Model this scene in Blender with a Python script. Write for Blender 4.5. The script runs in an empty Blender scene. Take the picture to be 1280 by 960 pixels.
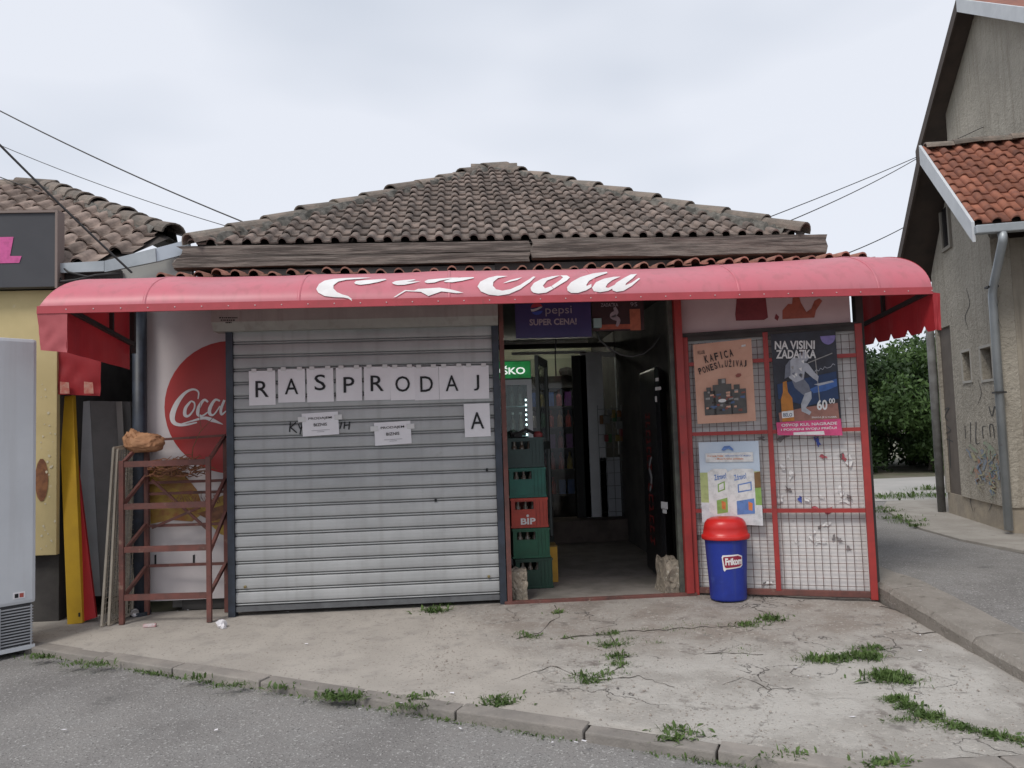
import bpy, bmesh, math, random
from mathutils import Vector, Matrix, noise
from mathutils.geometry import delaunay_2d_cdt
R = math.radians
random.seed(7)
scene = bpy.context.scene
col = scene.collection
V = Vector
# ------------------------------------------------------------------ camera
FPX, PITCH, ROLL, YAW = 970.0, 3.6, 1.9, 3.8
CAM = V((0, -6.3, 1.36))
_y, _p, _o = R(YAW), R(PITCH), R(ROLL)
cf = V((math.sin(_y)*math.cos(_p), math.cos(_y)*math.cos(_p), math.sin(_p)))
_r0 = V((math.cos(_y), -math.sin(_y), 0)); _u0 = _r0.cross(cf)
cr = math.cos(_o)*_r0 - math.sin(_o)*_u0
cu = math.sin(_o)*_r0 + math.cos(_o)*_u0
cd = bpy.data.cameras.new('camera'); cam = bpy.data.objects.new('camera', cd); col.objects.link(cam)
cd.sensor_width = 36; cd.lens = 36*FPX/1280; cd.clip_start = .05; cd.clip_end = 2000
mw = Matrix.Identity(4)
for i in range(3):
    mw[i][0], mw[i][1], mw[i][2], mw[i][3] = cr[i], cu[i], -cf[i], CAM[i]
cam.matrix_world = mw
scene.camera = cam
# ------------------------------------------------------------------ sky, sun, exposure
SUN_EL, SUN_AZ = 52, 217          # azimuth measured clockwise from +Y
sd = V((math.sin(R(SUN_AZ))*math.cos(R(SUN_EL)), math.cos(R(SUN_AZ))*math.cos(R(SUN_EL)), math.sin(R(SUN_EL))))
world = bpy.data.worlds.new('World'); scene.world = world; world.use_nodes = True
wt = world.node_tree; wt.nodes.clear()
wo = wt.nodes.new('ShaderNodeOutputWorld'); bg = wt.nodes.new('ShaderNodeBackground')
sky = wt.nodes.new('ShaderNodeTexSky'); sky.sky_type = 'NISHITA'; sky.sun_disc = False
sky.sun_elevation = R(SUN_EL); sky.sun_rotation = R(SUN_AZ)
tc = wt.nodes.new('ShaderNodeTexCoord')
mp = wt.nodes.new('ShaderNodeMapping'); mp.inputs['Scale'].default_value = (1.0, 1.0, 2.6)
nz = wt.nodes.new('ShaderNodeTexNoise'); nz.inputs['Scale'].default_value = 1.7; nz.inputs['Detail'].default_value = 3; nz.inputs['Roughness'].default_value = .42
rp = wt.nodes.new('ShaderNodeValToRGB')
rp.color_ramp.elements[0].position = .33; rp.color_ramp.elements[0].color = (4.5, 4.95, 5.7, 1)
rp.color_ramp.elements[1].position = .58; rp.color_ramp.elements[1].color = (6.6, 6.85, 7.45, 1)
mx = wt.nodes.new('ShaderNodeMixRGB'); mx.inputs[0].default_value = .93
wt.links.new(tc.outputs['Generated'], mp.inputs['Vector']); wt.links.new(mp.outputs[0], nz.inputs['Vector'])
wt.links.new(nz.outputs['Fac'], rp.inputs[0]); wt.links.new(sky.outputs[0], mx.inputs[1]); wt.links.new(rp.outputs[0], mx.inputs[2])
wt.links.new(mx.outputs[0], bg.inputs['Color']); bg.inputs['Strength'].default_value = .1
wt.links.new(bg.outputs[0], wo.inputs['Surface'])
sl = bpy.data.lights.new('sun', 'SUN'); sl.energy = 1.5; sl.angle = R(18); sl.color = (1, .96, .9)
so = bpy.data.objects.new('sun', sl); col.objects.link(so); so.rotation_euler = (-sd).to_track_quat('-Z', 'Y').to_euler()
scene.view_settings.view_transform = 'Standard'; scene.view_settings.look = 'None'
scene.view_settings.exposure = .36; scene.view_settings.gamma = 1

# ------------------------------------------------------------------ sight lines of the survey: pixel -> point on a plane
def ray(px, py): return cf + cr*((px-640)/FPX) - cu*((py-480)/FPX)
def A(px, py, Y):
    d = ray(px, py); return CAM + d*((Y-CAM.y)/d.y)
def G(px, py, Z):
    d = ray(px, py); return CAM + d*((Z-CAM.z)/d.z)
def atp(px, py, p0, n):
    d = ray(px, py); return CAM + d*((V(p0)-CAM).dot(n)/d.dot(n))
def zs(y): return .032*min(y, 0)
def GS(px, py):                      # on the sloping forecourt
    z = 0
    for i in range(6): p = G(px, py, z); z = zs(p.y)
    return p
# ------------------------------------------------------------------ materials
MATS = {}
def M(name, c1, c2=None, sc=6, rough=.7, metal=0, bump=0, bsc=None, rnd=0, spots=None, transl=0, emit=0, detail=6, spec=.5, con=(.35, .65), stretch=None, streak=None):
    if name in MATS: return MATS[name]
    m = bpy.data.materials.new(name); m.use_nodes = True; t = m.node_tree; b = t.nodes['Principled BSDF']
    L = t.links.new; N = t.nodes.new
    b.inputs['Roughness'].default_value = rough; b.inputs['Metallic'].default_value = metal
    b.inputs['Specular IOR Level'].default_value = spec
    co = N('ShaderNodeTexCoord').outputs['Object']
    if stretch:
        q = N('ShaderNodeMapping'); q.inputs['Scale'].default_value = stretch; L(co, q.inputs['Vector']); co = q.outputs[0]
    def rgb(c): return (c[0], c[1], c[2], 1)
    oi = N('ShaderNodeObjectInfo')
    def nse(scale, det=detail):
        n = N('ShaderNodeTexNoise'); n.noise_dimensions = '4D'; n.inputs['Scale'].default_value = scale; n.inputs['Detail'].default_value = det
        n.inputs['Roughness'].default_value = .62
        k = N('ShaderNodeMath'); k.operation = 'MULTIPLY'; k.inputs[1].default_value = 37; L(oi.outputs['Random'], k.inputs[0]); L(k.outputs[0], n.inputs['W'])
        L(co, n.inputs['Vector']); return n.outputs['Fac']
    def ramp(f, a, z):
        r = N('ShaderNodeMapRange'); r.interpolation_type = 'SMOOTHSTEP'; r.inputs['From Min'].default_value = a; r.inputs['From Max'].default_value = z; L(f, r.inputs['Value']); return r.outputs[0]
    def mix(f, a, c):
        x = N('ShaderNodeMixRGB')
        if isinstance(f, float): x.inputs[0].default_value = f
        else: L(f, x.inputs[0])
        for i, v in ((1, a), (2, c)):
            if isinstance(v, tuple): x.inputs[i].default_value = rgb(v)
            else: L(v, x.inputs[i])
        return x.outputs[0]
    cur = tuple(c1)
    if c2: cur = mix(ramp(nse(sc), *con), tuple(c1), tuple(c2))
    for s in (spots or []):           # (colour, scale, lo, hi)
        cur = mix(ramp(nse(s[1]), s[2], s[3]), cur, tuple(s[0]))
    if streak:                        # vertical dirt runs: (colour, amount)
        q = N('ShaderNodeMapping'); q.inputs['Scale'].default_value = (9, 9, .5); L(N('ShaderNodeTexCoord').outputs['Object'], q.inputs['Vector'])
        n = N('ShaderNodeTexNoise'); n.inputs['Scale'].default_value = 1.6; n.inputs['Detail'].default_value = 6; L(q.outputs[0], n.inputs['Vector'])
        k = N('ShaderNodeMath'); k.operation = 'MULTIPLY'; k.inputs[1].default_value = streak[1]; L(ramp(n.outputs['Fac'], .48, .72), k.inputs[0])
        cur = mix(k.outputs[0], cur, tuple(streak[0]))
    if rnd:
        h = N('ShaderNodeHueSaturation'); k = N('ShaderNodeMapRange'); k.inputs['To Min'].default_value = 1-rnd; k.inputs['To Max'].default_value = 1+rnd
        L(oi.outputs['Random'], k.inputs['Value']); L(k.outputs[0], h.inputs['Value'])
        if isinstance(cur, tuple): h.inputs['Color'].default_value = rgb(cur)
        else: L(cur, h.inputs['Color'])
        cur = h.outputs[0]
    if isinstance(cur, tuple): b.inputs['Base Color'].default_value = rgb(cur)
    else: L(cur, b.inputs['Base Color'])
    if bump:
        bn = N('ShaderNodeBump'); bn.inputs['Strength'].default_value = min(1, bump); bn.inputs['Distance'].default_value = .01*max(1, bump)
        L(nse(bsc or sc*4, 8), bn.inputs['Height']); L(bn.outputs[0], b.inputs['Normal'])
    if emit:
        b.inputs['Emission Strength'].default_value = emit
        if isinstance(cur, tuple): b.inputs['Emission Color'].default_value = rgb(cur)
        else: L(cur, b.inputs['Emission Color'])
    if transl:
        tr = N('ShaderNodeBsdfTranslucent'); ms = N('ShaderNodeMixShader'); ms.inputs[0].default_value = transl
        if isinstance(cur, tuple): tr.inputs['Color'].default_value = rgb(cur)
        else: L(cur, tr.inputs['Color'])
        L(b.outputs[0], ms.inputs[1]); L(tr.outputs[0], ms.inputs[2]); L(ms.outputs[0], t.nodes['Material Output'].inputs['Surface'])
    MATS[name] = m; return m
def glass(name, tint=(.8, .9, .88), alpha=.22, rough=.04):
    m = bpy.data.materials.new(name); m.use_nodes = True; t = m.node_tree
    g = t.nodes.new('ShaderNodeBsdfGlossy'); g.inputs['Roughness'].default_value = rough
    tr = t.nodes.new('ShaderNodeBsdfTransparent'); tr.inputs['Color'].default_value = (*tint, 1)
    ms = t.nodes.new('ShaderNodeMixShader'); fr = t.nodes.new('ShaderNodeFresnel'); fr.inputs['IOR'].default_value = 1.5
    t.links.new(fr.outputs[0], ms.inputs[0]); t.links.new(tr.outputs[0], ms.inputs[1]); t.links.new(g.outputs[0], ms.inputs[2])
    t.links.new(ms.outputs[0], t.nodes['Material Output'].inputs['Surface']); return m
concrete = M('concrete', (.36, .335, .30), (.29, .265, .235), 3, .9, bump=.5, bsc=60, spots=[((.22, .20, .18), 14, .58, .72), ((.46, .44, .41), 40, .62, .7)])
asphalt = M('asphalt', (.275, .262, .25), (.21, .20, .192), 1.3, .95, bump=1, bsc=75, spec=.2, spots=[((.27, .26, .25), 6, .45, .7), ((.45, .44, .42), 75, .56, .64), ((.085, .08, .078), 95, .57, .65), ((.14, .135, .13), 2.6, .64, .76)])
kerbm = M('kerb_concrete', (.31, .28, .25), (.23, .21, .19), 5, .92, bump=.6, bsc=70, rnd=.1, spots=[((.13, .12, .10), 11, .6, .75)])
roadpale = M('pale_road', (.42, .40, .38), (.36, .35, .33), 1.2, .9, bump=.2, bsc=80)
tilem = M('old_roof_tile', (.235, .18, .152), (.13, .108, .096), 9, .9, bump=.5, bsc=60, rnd=.3, spots=[((.31, .285, .25), 22, .6, .74), ((.075, .066, .06), 12, .58, .75)])
ridgem = M('ridge_tile', (.25, .20, .165), (.15, .13, .11), 8, .95, bump=.7, bsc=50, rnd=.25, spots=[((.26, .24, .19), 20, .58, .7), ((.20, .14, .05), 6, .66, .78)])
mortarm = M('mortar', (.19, .175, .155), (.07, .068, .06), 14, 1, bump=1, bsc=40, spots=[((.25, .24, .21), 30, .58, .7)])
tile2 = M('neighbour_tile', (.33, .25, .21), (.20, .155, .13), 8, .9, bump=.5, bsc=60, rnd=.25, spots=[((.06, .05, .045), 10, .6, .74)])
redtile = M('red_tile', (.33, .125, .075), (.20, .08, .055), 7, .8, bump=.3, rnd=.25, spots=[((.10, .06, .045), 10, .6, .76)])
penttile = M('pent_tile', (.40, .19, .14), (.25, .12, .09), 8, .85, bump=.3, rnd=.2)
timber = M('weathered_timber', (.23, .195, .17), (.09, .075, .066), 5, .95, bump=1, bsc=14, stretch=(.5, 6, 9), spots=[((.32, .285, .25), 9, .6, .75)], con=(.4, .6))
pvc = M('awning_vinyl', (.62, .155, .195), (.56, .18, .215), 1.6, .42, transl=.10, bump=.03, bsc=3, spots=[((.54, .22, .24), 2.5, .62, .85)], streak=((.42, .14, .155), .45))
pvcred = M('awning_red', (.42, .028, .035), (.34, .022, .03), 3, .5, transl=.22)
white = M('white_vinyl', (.78, .76, .75), (.70, .67, .66), 9, .5)
shutm = M('shutter_steel', (.425, .43, .43), (.355, .36, .36), 2.2, .6, metal=.08, spec=.25, bump=.06, bsc=20, spots=[((.28, .28, .265), 6, .62, .8)], streak=((.28, .275, .265), .35))
boxm = M('shutter_box', (.33, .325, .30), (.27, .265, .245), 3, .6, streak=((.2, .18, .16), .5))
navy = M('navy_paint', (.035, .045, .065), (.02, .025, .035), 8, .5, bump=.1)
redpaint = M('red_paint', (.36, .035, .03), (.27, .03, .028), 6, .5, bump=.15, spots=[((.14, .05, .035), 12, .6, .72)])
rust = M('rust_paint', (.17, .062, .05), (.11, .05, .042), 9, .75, bump=.3, spots=[((.22, .13, .10), 16, .6, .7), ((.06, .035, .03), 9, .6, .75)])
paper = M('paper', (.78, .76, .78), (.72, .70, .72), 4, .85)
ink = M('black_ink', (.012, .012, .014), None, rough=.7)
tape = M('clear_tape', (.62, .61, .60), None, rough=.25)
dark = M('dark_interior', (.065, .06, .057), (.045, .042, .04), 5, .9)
darkfloor = M('vestibule_floor', (.27, .245, .22), (.18, .165, .145), 4, .9, bump=.4, spots=[((.3, .28, .26), 30, .64, .7)])
greyframe = M('grey_aluminium', (.70, .71, .72), (.62, .63, .64), 4, .45, metal=.2)
glassm = glass('clear_glass'); glassd = glass('dim_glass', (.82, .85, .85))
plaster = M('render_plaster', (.45, .41, .345), (.37, .335, .28), 2.0, .95, bump=3.0, bsc=24, spots=[((.22, .19, .155), 26, .6, .72), ((.17, .145, .12), 70, .61, .68), ((.47, .43, .36), 45, .62, .7)], streak=((.26, .225, .18), .5))
plinthm = M('plinth', (.40, .34, .26), (.30, .26, .21), 4, .95, bump=.8, bsc=20, spots=[((.12, .10, .085), 7, .6, .75)])
brownboard = M('brown_soffit', (.085, .062, .05), (.06, .045, .038), 3, .8)
zinc = M('zinc', (.42, .45, .47), (.34, .37, .39), 4, .45, metal=.3, spots=[((.16, .10, .07), 9, .64, .74)])
yellowp = M('yellow_wall', (.58, .47, .24), (.52, .42, .21), 3, .7, spots=[((.60, .52, .34), 10, .62, .72)])
plainred = M('plain_red', (.45, .02, .02), None, rough=.45)
def flat(name, c, rough=.6, **k): return M(name, c, tuple(q*.74 for q in c), 22, rough, con=(.4, .7), **k)
# ------------------------------------------------------------------ mesh helpers
def wmat(o):
    m = Matrix.Identity(4)
    while o is not None: m = o.matrix_basis @ m; o = o.parent
    return m
def tag(o, label=None, cat=None, group=None, kind=None):
    if label: o['label'] = label
    if cat: o['category'] = cat
    if group: o['group'] = group
    if kind: o['kind'] = kind
    return o
def thing(name, label, cat, loc=(0, 0, 0), rz=0, group=None):
    o = bpy.data.objects.new(name, None); col.objects.link(o); o.location = loc; o.rotation_euler = (0, 0, rz); o.empty_display_size = .1
    return tag(o, label, cat, group)
class MB:
    def __init__(s): s.v = []; s.f = []
    def add(s, vs, fs, T=None):
        n = len(s.v); s.v += [tuple(T @ V(p)) if T else tuple(p) for p in vs]; s.f += [tuple(i+n for i in f) for f in fs]; return s
    def box(s, a, b, T=None):
        x0, y0, z0 = a; x1, y1, z1 = b
        return s.add([(x0, y0, z0), (x1, y0, z0), (x1, y1, z0), (x0, y1, z0), (x0, y0, z1), (x1, y0, z1), (x1, y1, z1), (x0, y1, z1)],
                     [(3, 2, 1, 0), (4, 5, 6, 7), (0, 1, 5, 4), (1, 2, 6, 5), (2, 3, 7, 6), (3, 0, 4, 7)], T)
    def hexa(s, q0, q1):              # two quads, matching corners
        return s.add(list(q0)+list(q1), [(3, 2, 1, 0), (4, 5, 6, 7), (0, 1, 5, 4), (1, 2, 6, 5), (2, 3, 7, 6), (3, 0, 4, 7)])
    def poly(s, pts, T=None): return s.add(pts, [tuple(range(len(pts)))], T)
    def prism(s, pts, d, T=None):     # pts in local xy, thickness d along +z
        n = len(pts); vs = [(p[0], p[1], 0) for p in pts]+[(p[0], p[1], d) for p in pts]
        return s.add(vs, [tuple(range(n))[::-1], tuple(range(n, 2*n))]+[(i, (i+1) % n, n+(i+1) % n, n+i) for i in range(n)], T)
    def tube(s, pts, r, n=6, r1=None):
        pts = [V(p) for p in pts]; k = len(pts); base = len(s.v); up = None
        for i, p in enumerate(pts):
            d = (pts[min(i+1, k-1)]-pts[max(i-1, 0)]).normalized()
            a = d.orthogonal().normalized() if up is None else (up - d*up.dot(d)).normalized()
            up = a; b = d.cross(a); rr = r if r1 is None else r+(r1-r)*i/(k-1)
            for j in range(n):
                t = 2*math.pi*j/n; s.v.append(tuple(p+a*(rr*math.cos(t))+b*(rr*math.sin(t))))
        for i in range(k-1):
            for j in range(n):
                s.f.append((base+i*n+j, base+i*n+(j+1) % n, base+(i+1)*n+(j+1) % n, base+(i+1)*n+j))
        s.f.append(tuple(base+j for j in range(n))[::-1]); s.f.append(tuple(base+(k-1)*n+j for j in range(n))); return s
    def bar(s, a, b, w, h=None):      # rectangular bar between two points
        a, b = V(a), V(b); d = (b-a).normalized(); h = h or w
        ref = V((0, 0, 1)) if abs(d.z) < .9 else V((0, 1, 0))
        x = d.cross(ref).normalized()*w/2; y = x.cross(d).normalized()*h/2
        return s.hexa([a-x-y, a+x-y, a+x+y, a-x+y], [b-x-y, b+x-y, b+x+y, b-x+y])
    def lathe(s, prof, n=24, T=None):
        vs = []; fs = []
        for r_, z in prof:
            for j in range(n): vs.append((r_*math.cos(2*math.pi*j/n), r_*math.sin(2*math.pi*j/n), z))
        for i in range(len(prof)-1):
            for j in range(n): fs.append((i*n+j, i*n+(j+1) % n, (i+1)*n+(j+1) % n, (i+1)*n+j))
        fs.append(tuple(range(n))[::-1]); fs.append(tuple(range((len(prof)-1)*n, len(prof)*n)))
        return s.add(vs, fs, T)
    def build(s, name, mat, parent=None, world=True, smooth=False, bevel=0, label=None, kind=None):
        me = bpy.data.meshes.new(name); me.from_pydata(s.v, [], s.f)
        if parent is not None and world: me.transform(wmat(parent).inverted())
        if bevel:
            bm = bmesh.new(); bm.from_mesh(me); bmesh.ops.remove_doubles(bm, verts=bm.verts, dist=1e-5)
            bmesh.ops.bevel(bm, geom=[e for e in bm.edges if len(e.link_faces) == 2 and e.calc_face_angle(0) > .6], offset=bevel, segments=2, affect='EDGES', profile=.6)
            bm.to_mesh(me); bm.free()
        me.materials.append(mat)
        if smooth: me.polygons.foreach_set('use_smooth', [True]*len(me.polygons))
        me.update()
        o = bpy.data.objects.new(name, me); col.objects.link(o)
        if parent is not None: o.parent = parent
        if label: o['label'] = label
        if kind: o['kind'] = kind
        return o
def inst(me, name, parent, Wm):       # a piece that shares its mesh
    o = bpy.data.objects.new(name, me); col.objects.link(o); o.parent = parent
    o.matrix_basis = wmat(parent).inverted() @ Wm; return o
def frame(o, x, y):
    x = V(x).normalized(); y = V(y); y = (y-x*y.dot(x)).normalized(); z = x.cross(y)
    m = Matrix.Identity(4)
    for i in range(3): m[i][0], m[i][1], m[i][2], m[i][3] = x[i], y[i], z[i], o[i]
    return m
def textmesh(body, w, h, bold=0, shear=0, space=1.0):
    cu_ = bpy.data.curves.new('t', 'FONT'); cu_.body = body; cu_.offset = bold; cu_.shear = shear; cu_.space_character = space; cu_.resolution_u = 3; cu_.align_x = 'LEFT'
    o = bpy.data.objects.new('t', cu_); col.objects.link(o)
    dg = bpy.context.evaluated_depsgraph_get(); me = bpy.data.meshes.new_from_object(o.evaluated_get(dg))
    bpy.data.objects.remove(o); bpy.data.curves.remove(cu_)
    xs = [v.co.x for v in me.vertices]; ys = [v.co.y for v in me.vertices]
    if not xs: return me
    x0, x1, y0, y1 = min(xs), max(xs), min(ys), max(ys)
    for v in me.vertices: v.co = ((v.co.x-x0)/max(x1-x0, 1e-6)*w, (v.co.y-y0)/max(y1-y0, 1e-6)*h, 0)
    return me
def text(body, w, h, T, mat, parent, name='lettering', bold=0, shear=0, label=None):
    me = textmesh(body, w, h, bold, shear); me.name = name; me.materials.clear(); me.materials.append(mat)
    me.transform(wmat(parent).inverted() @ T)
    o = bpy.data.objects.new(name, me); col.objects.link(o); o.parent = parent
    if label: o['label'] = label
    return o
def ribbon(pts, ws, n=6):             # 2D brush stroke -> outline
    P = []
    k = len(pts)
    for i in range(k-1):
        p0, p1, p2, p3 = (V(pts[max(i-1, 0)]), V(pts[i]), V(pts[i+1]), V(pts[min(i+2, k-1)]))
        for j in range(n):
            t = j/n
            P.append((.5*((2*p1)+(p2-p0)*t+(2*p0-5*p1+4*p2-p3)*t*t+(3*p1-p0-3*p2+p3)*t**3), ws[i]+(ws[i+1]-ws[i])*t))
    P.append((V(pts[-1]), ws[-1]))
    Lf, Rt = [], []
    for i, (p, w) in enumerate(P):
        d = (P[min(i+1, len(P)-1)][0]-P[max(i-1, 0)][0]); d = V((-d.y, d.x)).normalized()*w/2
        Lf.append(p+d); Rt.append(p-d)
    return Lf, Rt
def stroke(mb, pts, ws, f):           # quads of a brush stroke mapped by f(u, v) -> 3D
    Lf, Rt = ribbon(pts, ws); b = len(mb.v)
    for l, r in zip(Lf, Rt): mb.v.append(tuple(f(l.x, l.y))); mb.v.append(tuple(f(r.x, r.y)))
    for i in range(len(Lf)-1): mb.f.append((b+2*i, b+2*i+1, b+2*i+3, b+2*i+2))
def inside(p, poly):
    c = False; j = len(poly)-1
    for i in range(len(poly)):
        a, b = poly[i], poly[j]
        if (a[1] > p[1]) != (b[1] > p[1]) and p[0] < (b[0]-a[0])*(p[1]-a[1])/(b[1]-a[1])+a[0]: c = not c
        j = i
    return c
def fillmap(mb, poly, f, step):       # triangulated polygon with inner points, mapped on a curved surface
    pts = []
    for i in range(len(poly)):
        a, b = V(poly[i]), V(poly[(i+1) % len(poly)]); k = max(1, int((b-a).length/step))
        for j in range(k): pts.append(a+(b-a)*(j/k))
    n = len(pts); xs = [p.x for p in pts]; ys = [p.y for p in pts]; q = [(p.x, p.y) for p in pts]
    y = min(ys)+step/2
    while y < max(ys):
        x = min(xs)+step/2
        while x < max(xs):
            if inside((x, y), q): pts.append(V((x, y)))
            x += step
        y += step
    vs, es, fs, *_ = delaunay_2d_cdt(pts, [], [list(range(n))], 1, 1e-4)
    mb.add([f(v.x, v.y) for v in vs], [tuple(g) for g in fs])
def rr(a, b): return random.uniform(a, b)
def struct(o): o['kind'] = 'structure'; return o
# ================================================================== GROUND
def ky(x):                            # front line of the forecourt
    if x < 1.62: return -.61-.538*(x+2.99)
    return -3.09-.03*(x-1.62)
mb = MB(); N = 60
mb.add([(-90, -120, -4.2), (90, -120, -4.2), (90, -15, -.53), (-90, -15, -.53)], [(0, 1, 2, 3)])
struct(mb.build('far_street', asphalt))
mb = MB(); xs = [-14+i*.35 for i in range(81)]
rows = []
for x in xs:
    top = max(min(ky(x)+.02, 1.2), -3.2)
    rows.append([(x, -15+(top+15)*(j/40)**.8) for j in range(41)])
for c in rows:
    for x, y in c: mb.v.append((x, y, .032*y-.045+.006*noise.noise(V((x*.7, y*.7, 0)))))
for i in range(80):
    for j in range(40): a = i*41+j; mb.f.append((a, a+41, a+42, a+1))
struct(mb.build('road', asphalt, smooth=True))
struct(MB().add([(-30, -14.9, .032*-14.9-.12), (30, -14.9, .032*-14.9-.12), (30, .4, -.11), (-30, .4, -.11)], [(0, 1, 2, 3)]).build('subgrade', M('subgrade', (.12, .10, .085), None, rough=1)))
# forecourt slab ------------------------------------------------------
sm = bpy.data.materials.new('forecourt_concrete'); sm.use_nodes = True
t = sm.node_tree; b = t.nodes['Principled BSDF']; Ln = t.links.new; Nn = t.nodes.new
co = Nn('ShaderNodeTexCoord').outputs['Object']
def nz_(s, d=7, r=.6):
    n = Nn('ShaderNodeTexNoise'); n.inputs['Scale'].default_value = s; n.inputs['Detail'].default_value = d; n.inputs['Roughness'].default_value = r; Ln(co, n.inputs['Vector']); return n.outputs['Fac']
def rm(f, a, z):
    r = Nn('ShaderNodeMapRange'); r.interpolation_type = 'SMOOTHSTEP'; r.inputs['From Min'].default_value = a; r.inputs['From Max'].default_value = z; Ln(f, r.inputs['Value']); return r.outputs[0]
def mth(op, a, c):
    k = Nn('ShaderNodeMath'); k.operation = op
    for i, v in enumerate((a, c)):
        if isinstance(v, (int, float)): k.inputs[i].default_value = v
        else: Ln(v, k.inputs[i])
    return k.outputs[0]
def mixc(f, a, c):
    x = Nn('ShaderNodeMixRGB')
    Ln(f, x.inputs[0])
    for i, v in ((1, a), (2, c)):
        if isinstance(v, tuple): x.inputs[i].default_value = (*v, 1)
        else: Ln(v, x.inputs[i])
    return x.outputs[0]
sx = Nn('ShaderNodeSeparateXYZ'); Ln(co, sx.inputs[0])
xe = mth('ADD', mth('ADD', sx.outputs['X'], mth('MULTIPLY', sx.outputs['Y'], .35)), mth('MULTIPLY', nz_(2.2), 1.1))
rough_mask = rm(xe, .25, .60)                                   # old rough concrete towards the gate
smooth_c = mixc(rm(nz_(2.0), .35, .7), (.44, .405, .36), (.365, .334, .297))
smooth_c = mixc(rm(nz_(8), .52, .72), smooth_c, (.335, .308, .278))
smooth_c = mixc(rm(nz_(55), .58, .66), smooth_c, (.25, .22, .19))
zone = rm(mth('ADD', sx.outputs['Y'], mth('MULTIPLY', nz_(1.7), 1.3)), -1.0, -.35)
rough_c = mixc(rm(nz_(1.6), .40, .56), (.36, .335, .303), (.49, .465, .427))
rough_c = mixc(zone, rough_c, mixc(rm(nz_(2.4), .4, .6), (.30, .262, .228), (.39, .36, .325)))
rough_c = mixc(rm(nz_(5.5), .56, .72), rough_c, (.215, .19, .17))
rough_c = mixc(rm(nz_(38), .57, .66), rough_c, (.50, .465, .42))
rough_c = mixc(rm(nz_(52), .60, .68), rough_c, (.21, .18, .155))
rough_c = mixc(rm(nz_(7, 4), .60, .74), rough_c, (.235, .215, .195))
c_ = mixc(rough_mask, smooth_c, rough_c)
vo = Nn('ShaderNodeTexVoronoi'); vo.feature = 'DISTANCE_TO_EDGE'; vo.inputs['Scale'].default_value = 1.15
dn = Nn('ShaderNodeVectorMath'); dn.operation = 'ADD'; nn_ = Nn('ShaderNodeTexNoise'); nn_.inputs['Scale'].default_value = 3; nn_.inputs['Detail'].default_value = 6
Ln(co, nn_.inputs['Vector']); Ln(co, dn.inputs[0]); Ln(nn_.outputs['Color'], dn.inputs[1]); Ln(dn.outputs[0], vo.inputs['Vector'])
crack = mth('MULTIPLY', mth('SUBTRACT', 1, rm(vo.outputs['Distance'], .0, .010)), mth('MULTIPLY', rough_mask, rm(nz_(1.3), .45, .6)))
c_ = mixc(crack, c_, (.10, .09, .08))
front_tint = mth('MULTIPLY', rm(sx.outputs['Y'], -.45, -.02), rm(nz_(3), .35, .65))      # mottled darkening towards the shop front
c_ = mixc(mth('MULTIPLY', front_tint, .4), c_, (.17, .15, .135))
Ln(c_, b.inputs['Base Color']); b.inputs['Roughness'].default_value = .93
bp = Nn('ShaderNodeBump'); bp.inputs['Strength'].default_value = .8; bp.inputs['Distance'].default_value = .012
hh = mth('ADD', mth('MULTIPLY', nz_(90, 4), mth('ADD', mth('MULTIPLY', rough_mask, .8), .2)), mth('MULTIPLY', crack, -1.2))
Ln(mth('ADD', hh, mth('MULTIPLY', nz_(9, 6), rough_mask)), bp.inputs['Height']); Ln(bp.outputs[0], b.inputs['Normal'])
mb = MB(); nx, ny = 150, 60
for i in range(nx+1):
    x = -4.3+(3.12+4.3)*i/nx
    y0 = min(ky(x)+.10, .2)
    for j in range(ny+1):
        y = y0+(.3-y0)*j/ny
        rgh = max(0, min(1, (x+.35*y+.3)))
        edge = min(1, max(0, (-y)/.1))
        mb.v.append((x, y, zs(y)+edge*(.006*noise.noise(V((x*1.5, y*1.5, 3)))+rgh*.009*noise.noise(V((x*6, y*6, 9))))))
for i in range(nx):
    for j in range(ny): a = i*(ny+1)+j; mb.f.append((a, a+ny+1, a+ny+2, a+1))
struct(mb.build('forecourt', sm, smooth=True))
# kerb stones of the forecourt
kroot = struct(thing('kerb', None, None)); kroot['label'] = 'row of flush worn concrete kerb stones between forecourt and asphalt'
kp = [(-4.2, ky(-4.2))]; x = -4.2
while x < 3.0:
    L_ = rr(.62, .78)
    x2 = x+L_*.88 if x < 1.55 else x+L_
    if x < 1.62 < x2: x2 = 1.63
    kp.append((x2, ky(x2))); x = x2
for (xa, ya), (xb, yb) in zip(kp[:-1], kp[1:]):
    a, c = V((xa, ya, 0)), V((xb, yb, 0)); d = (c-a).normalized(); n_ = V((-d.y, d.x, 0))
    a = a+d*.006; c = c-d*.006; dz = rr(-.006, .004)
    q = [a, c, c+n_*.115, a+n_*.115]
    MB().hexa([V((p.x, p.y, zs(p.y)-.16)) for p in q], [V((p.x, p.y, zs(p.y)+.004+dz)) for p in q]).build('kerb_stone', kerbm, kroot, bevel=.008)
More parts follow.
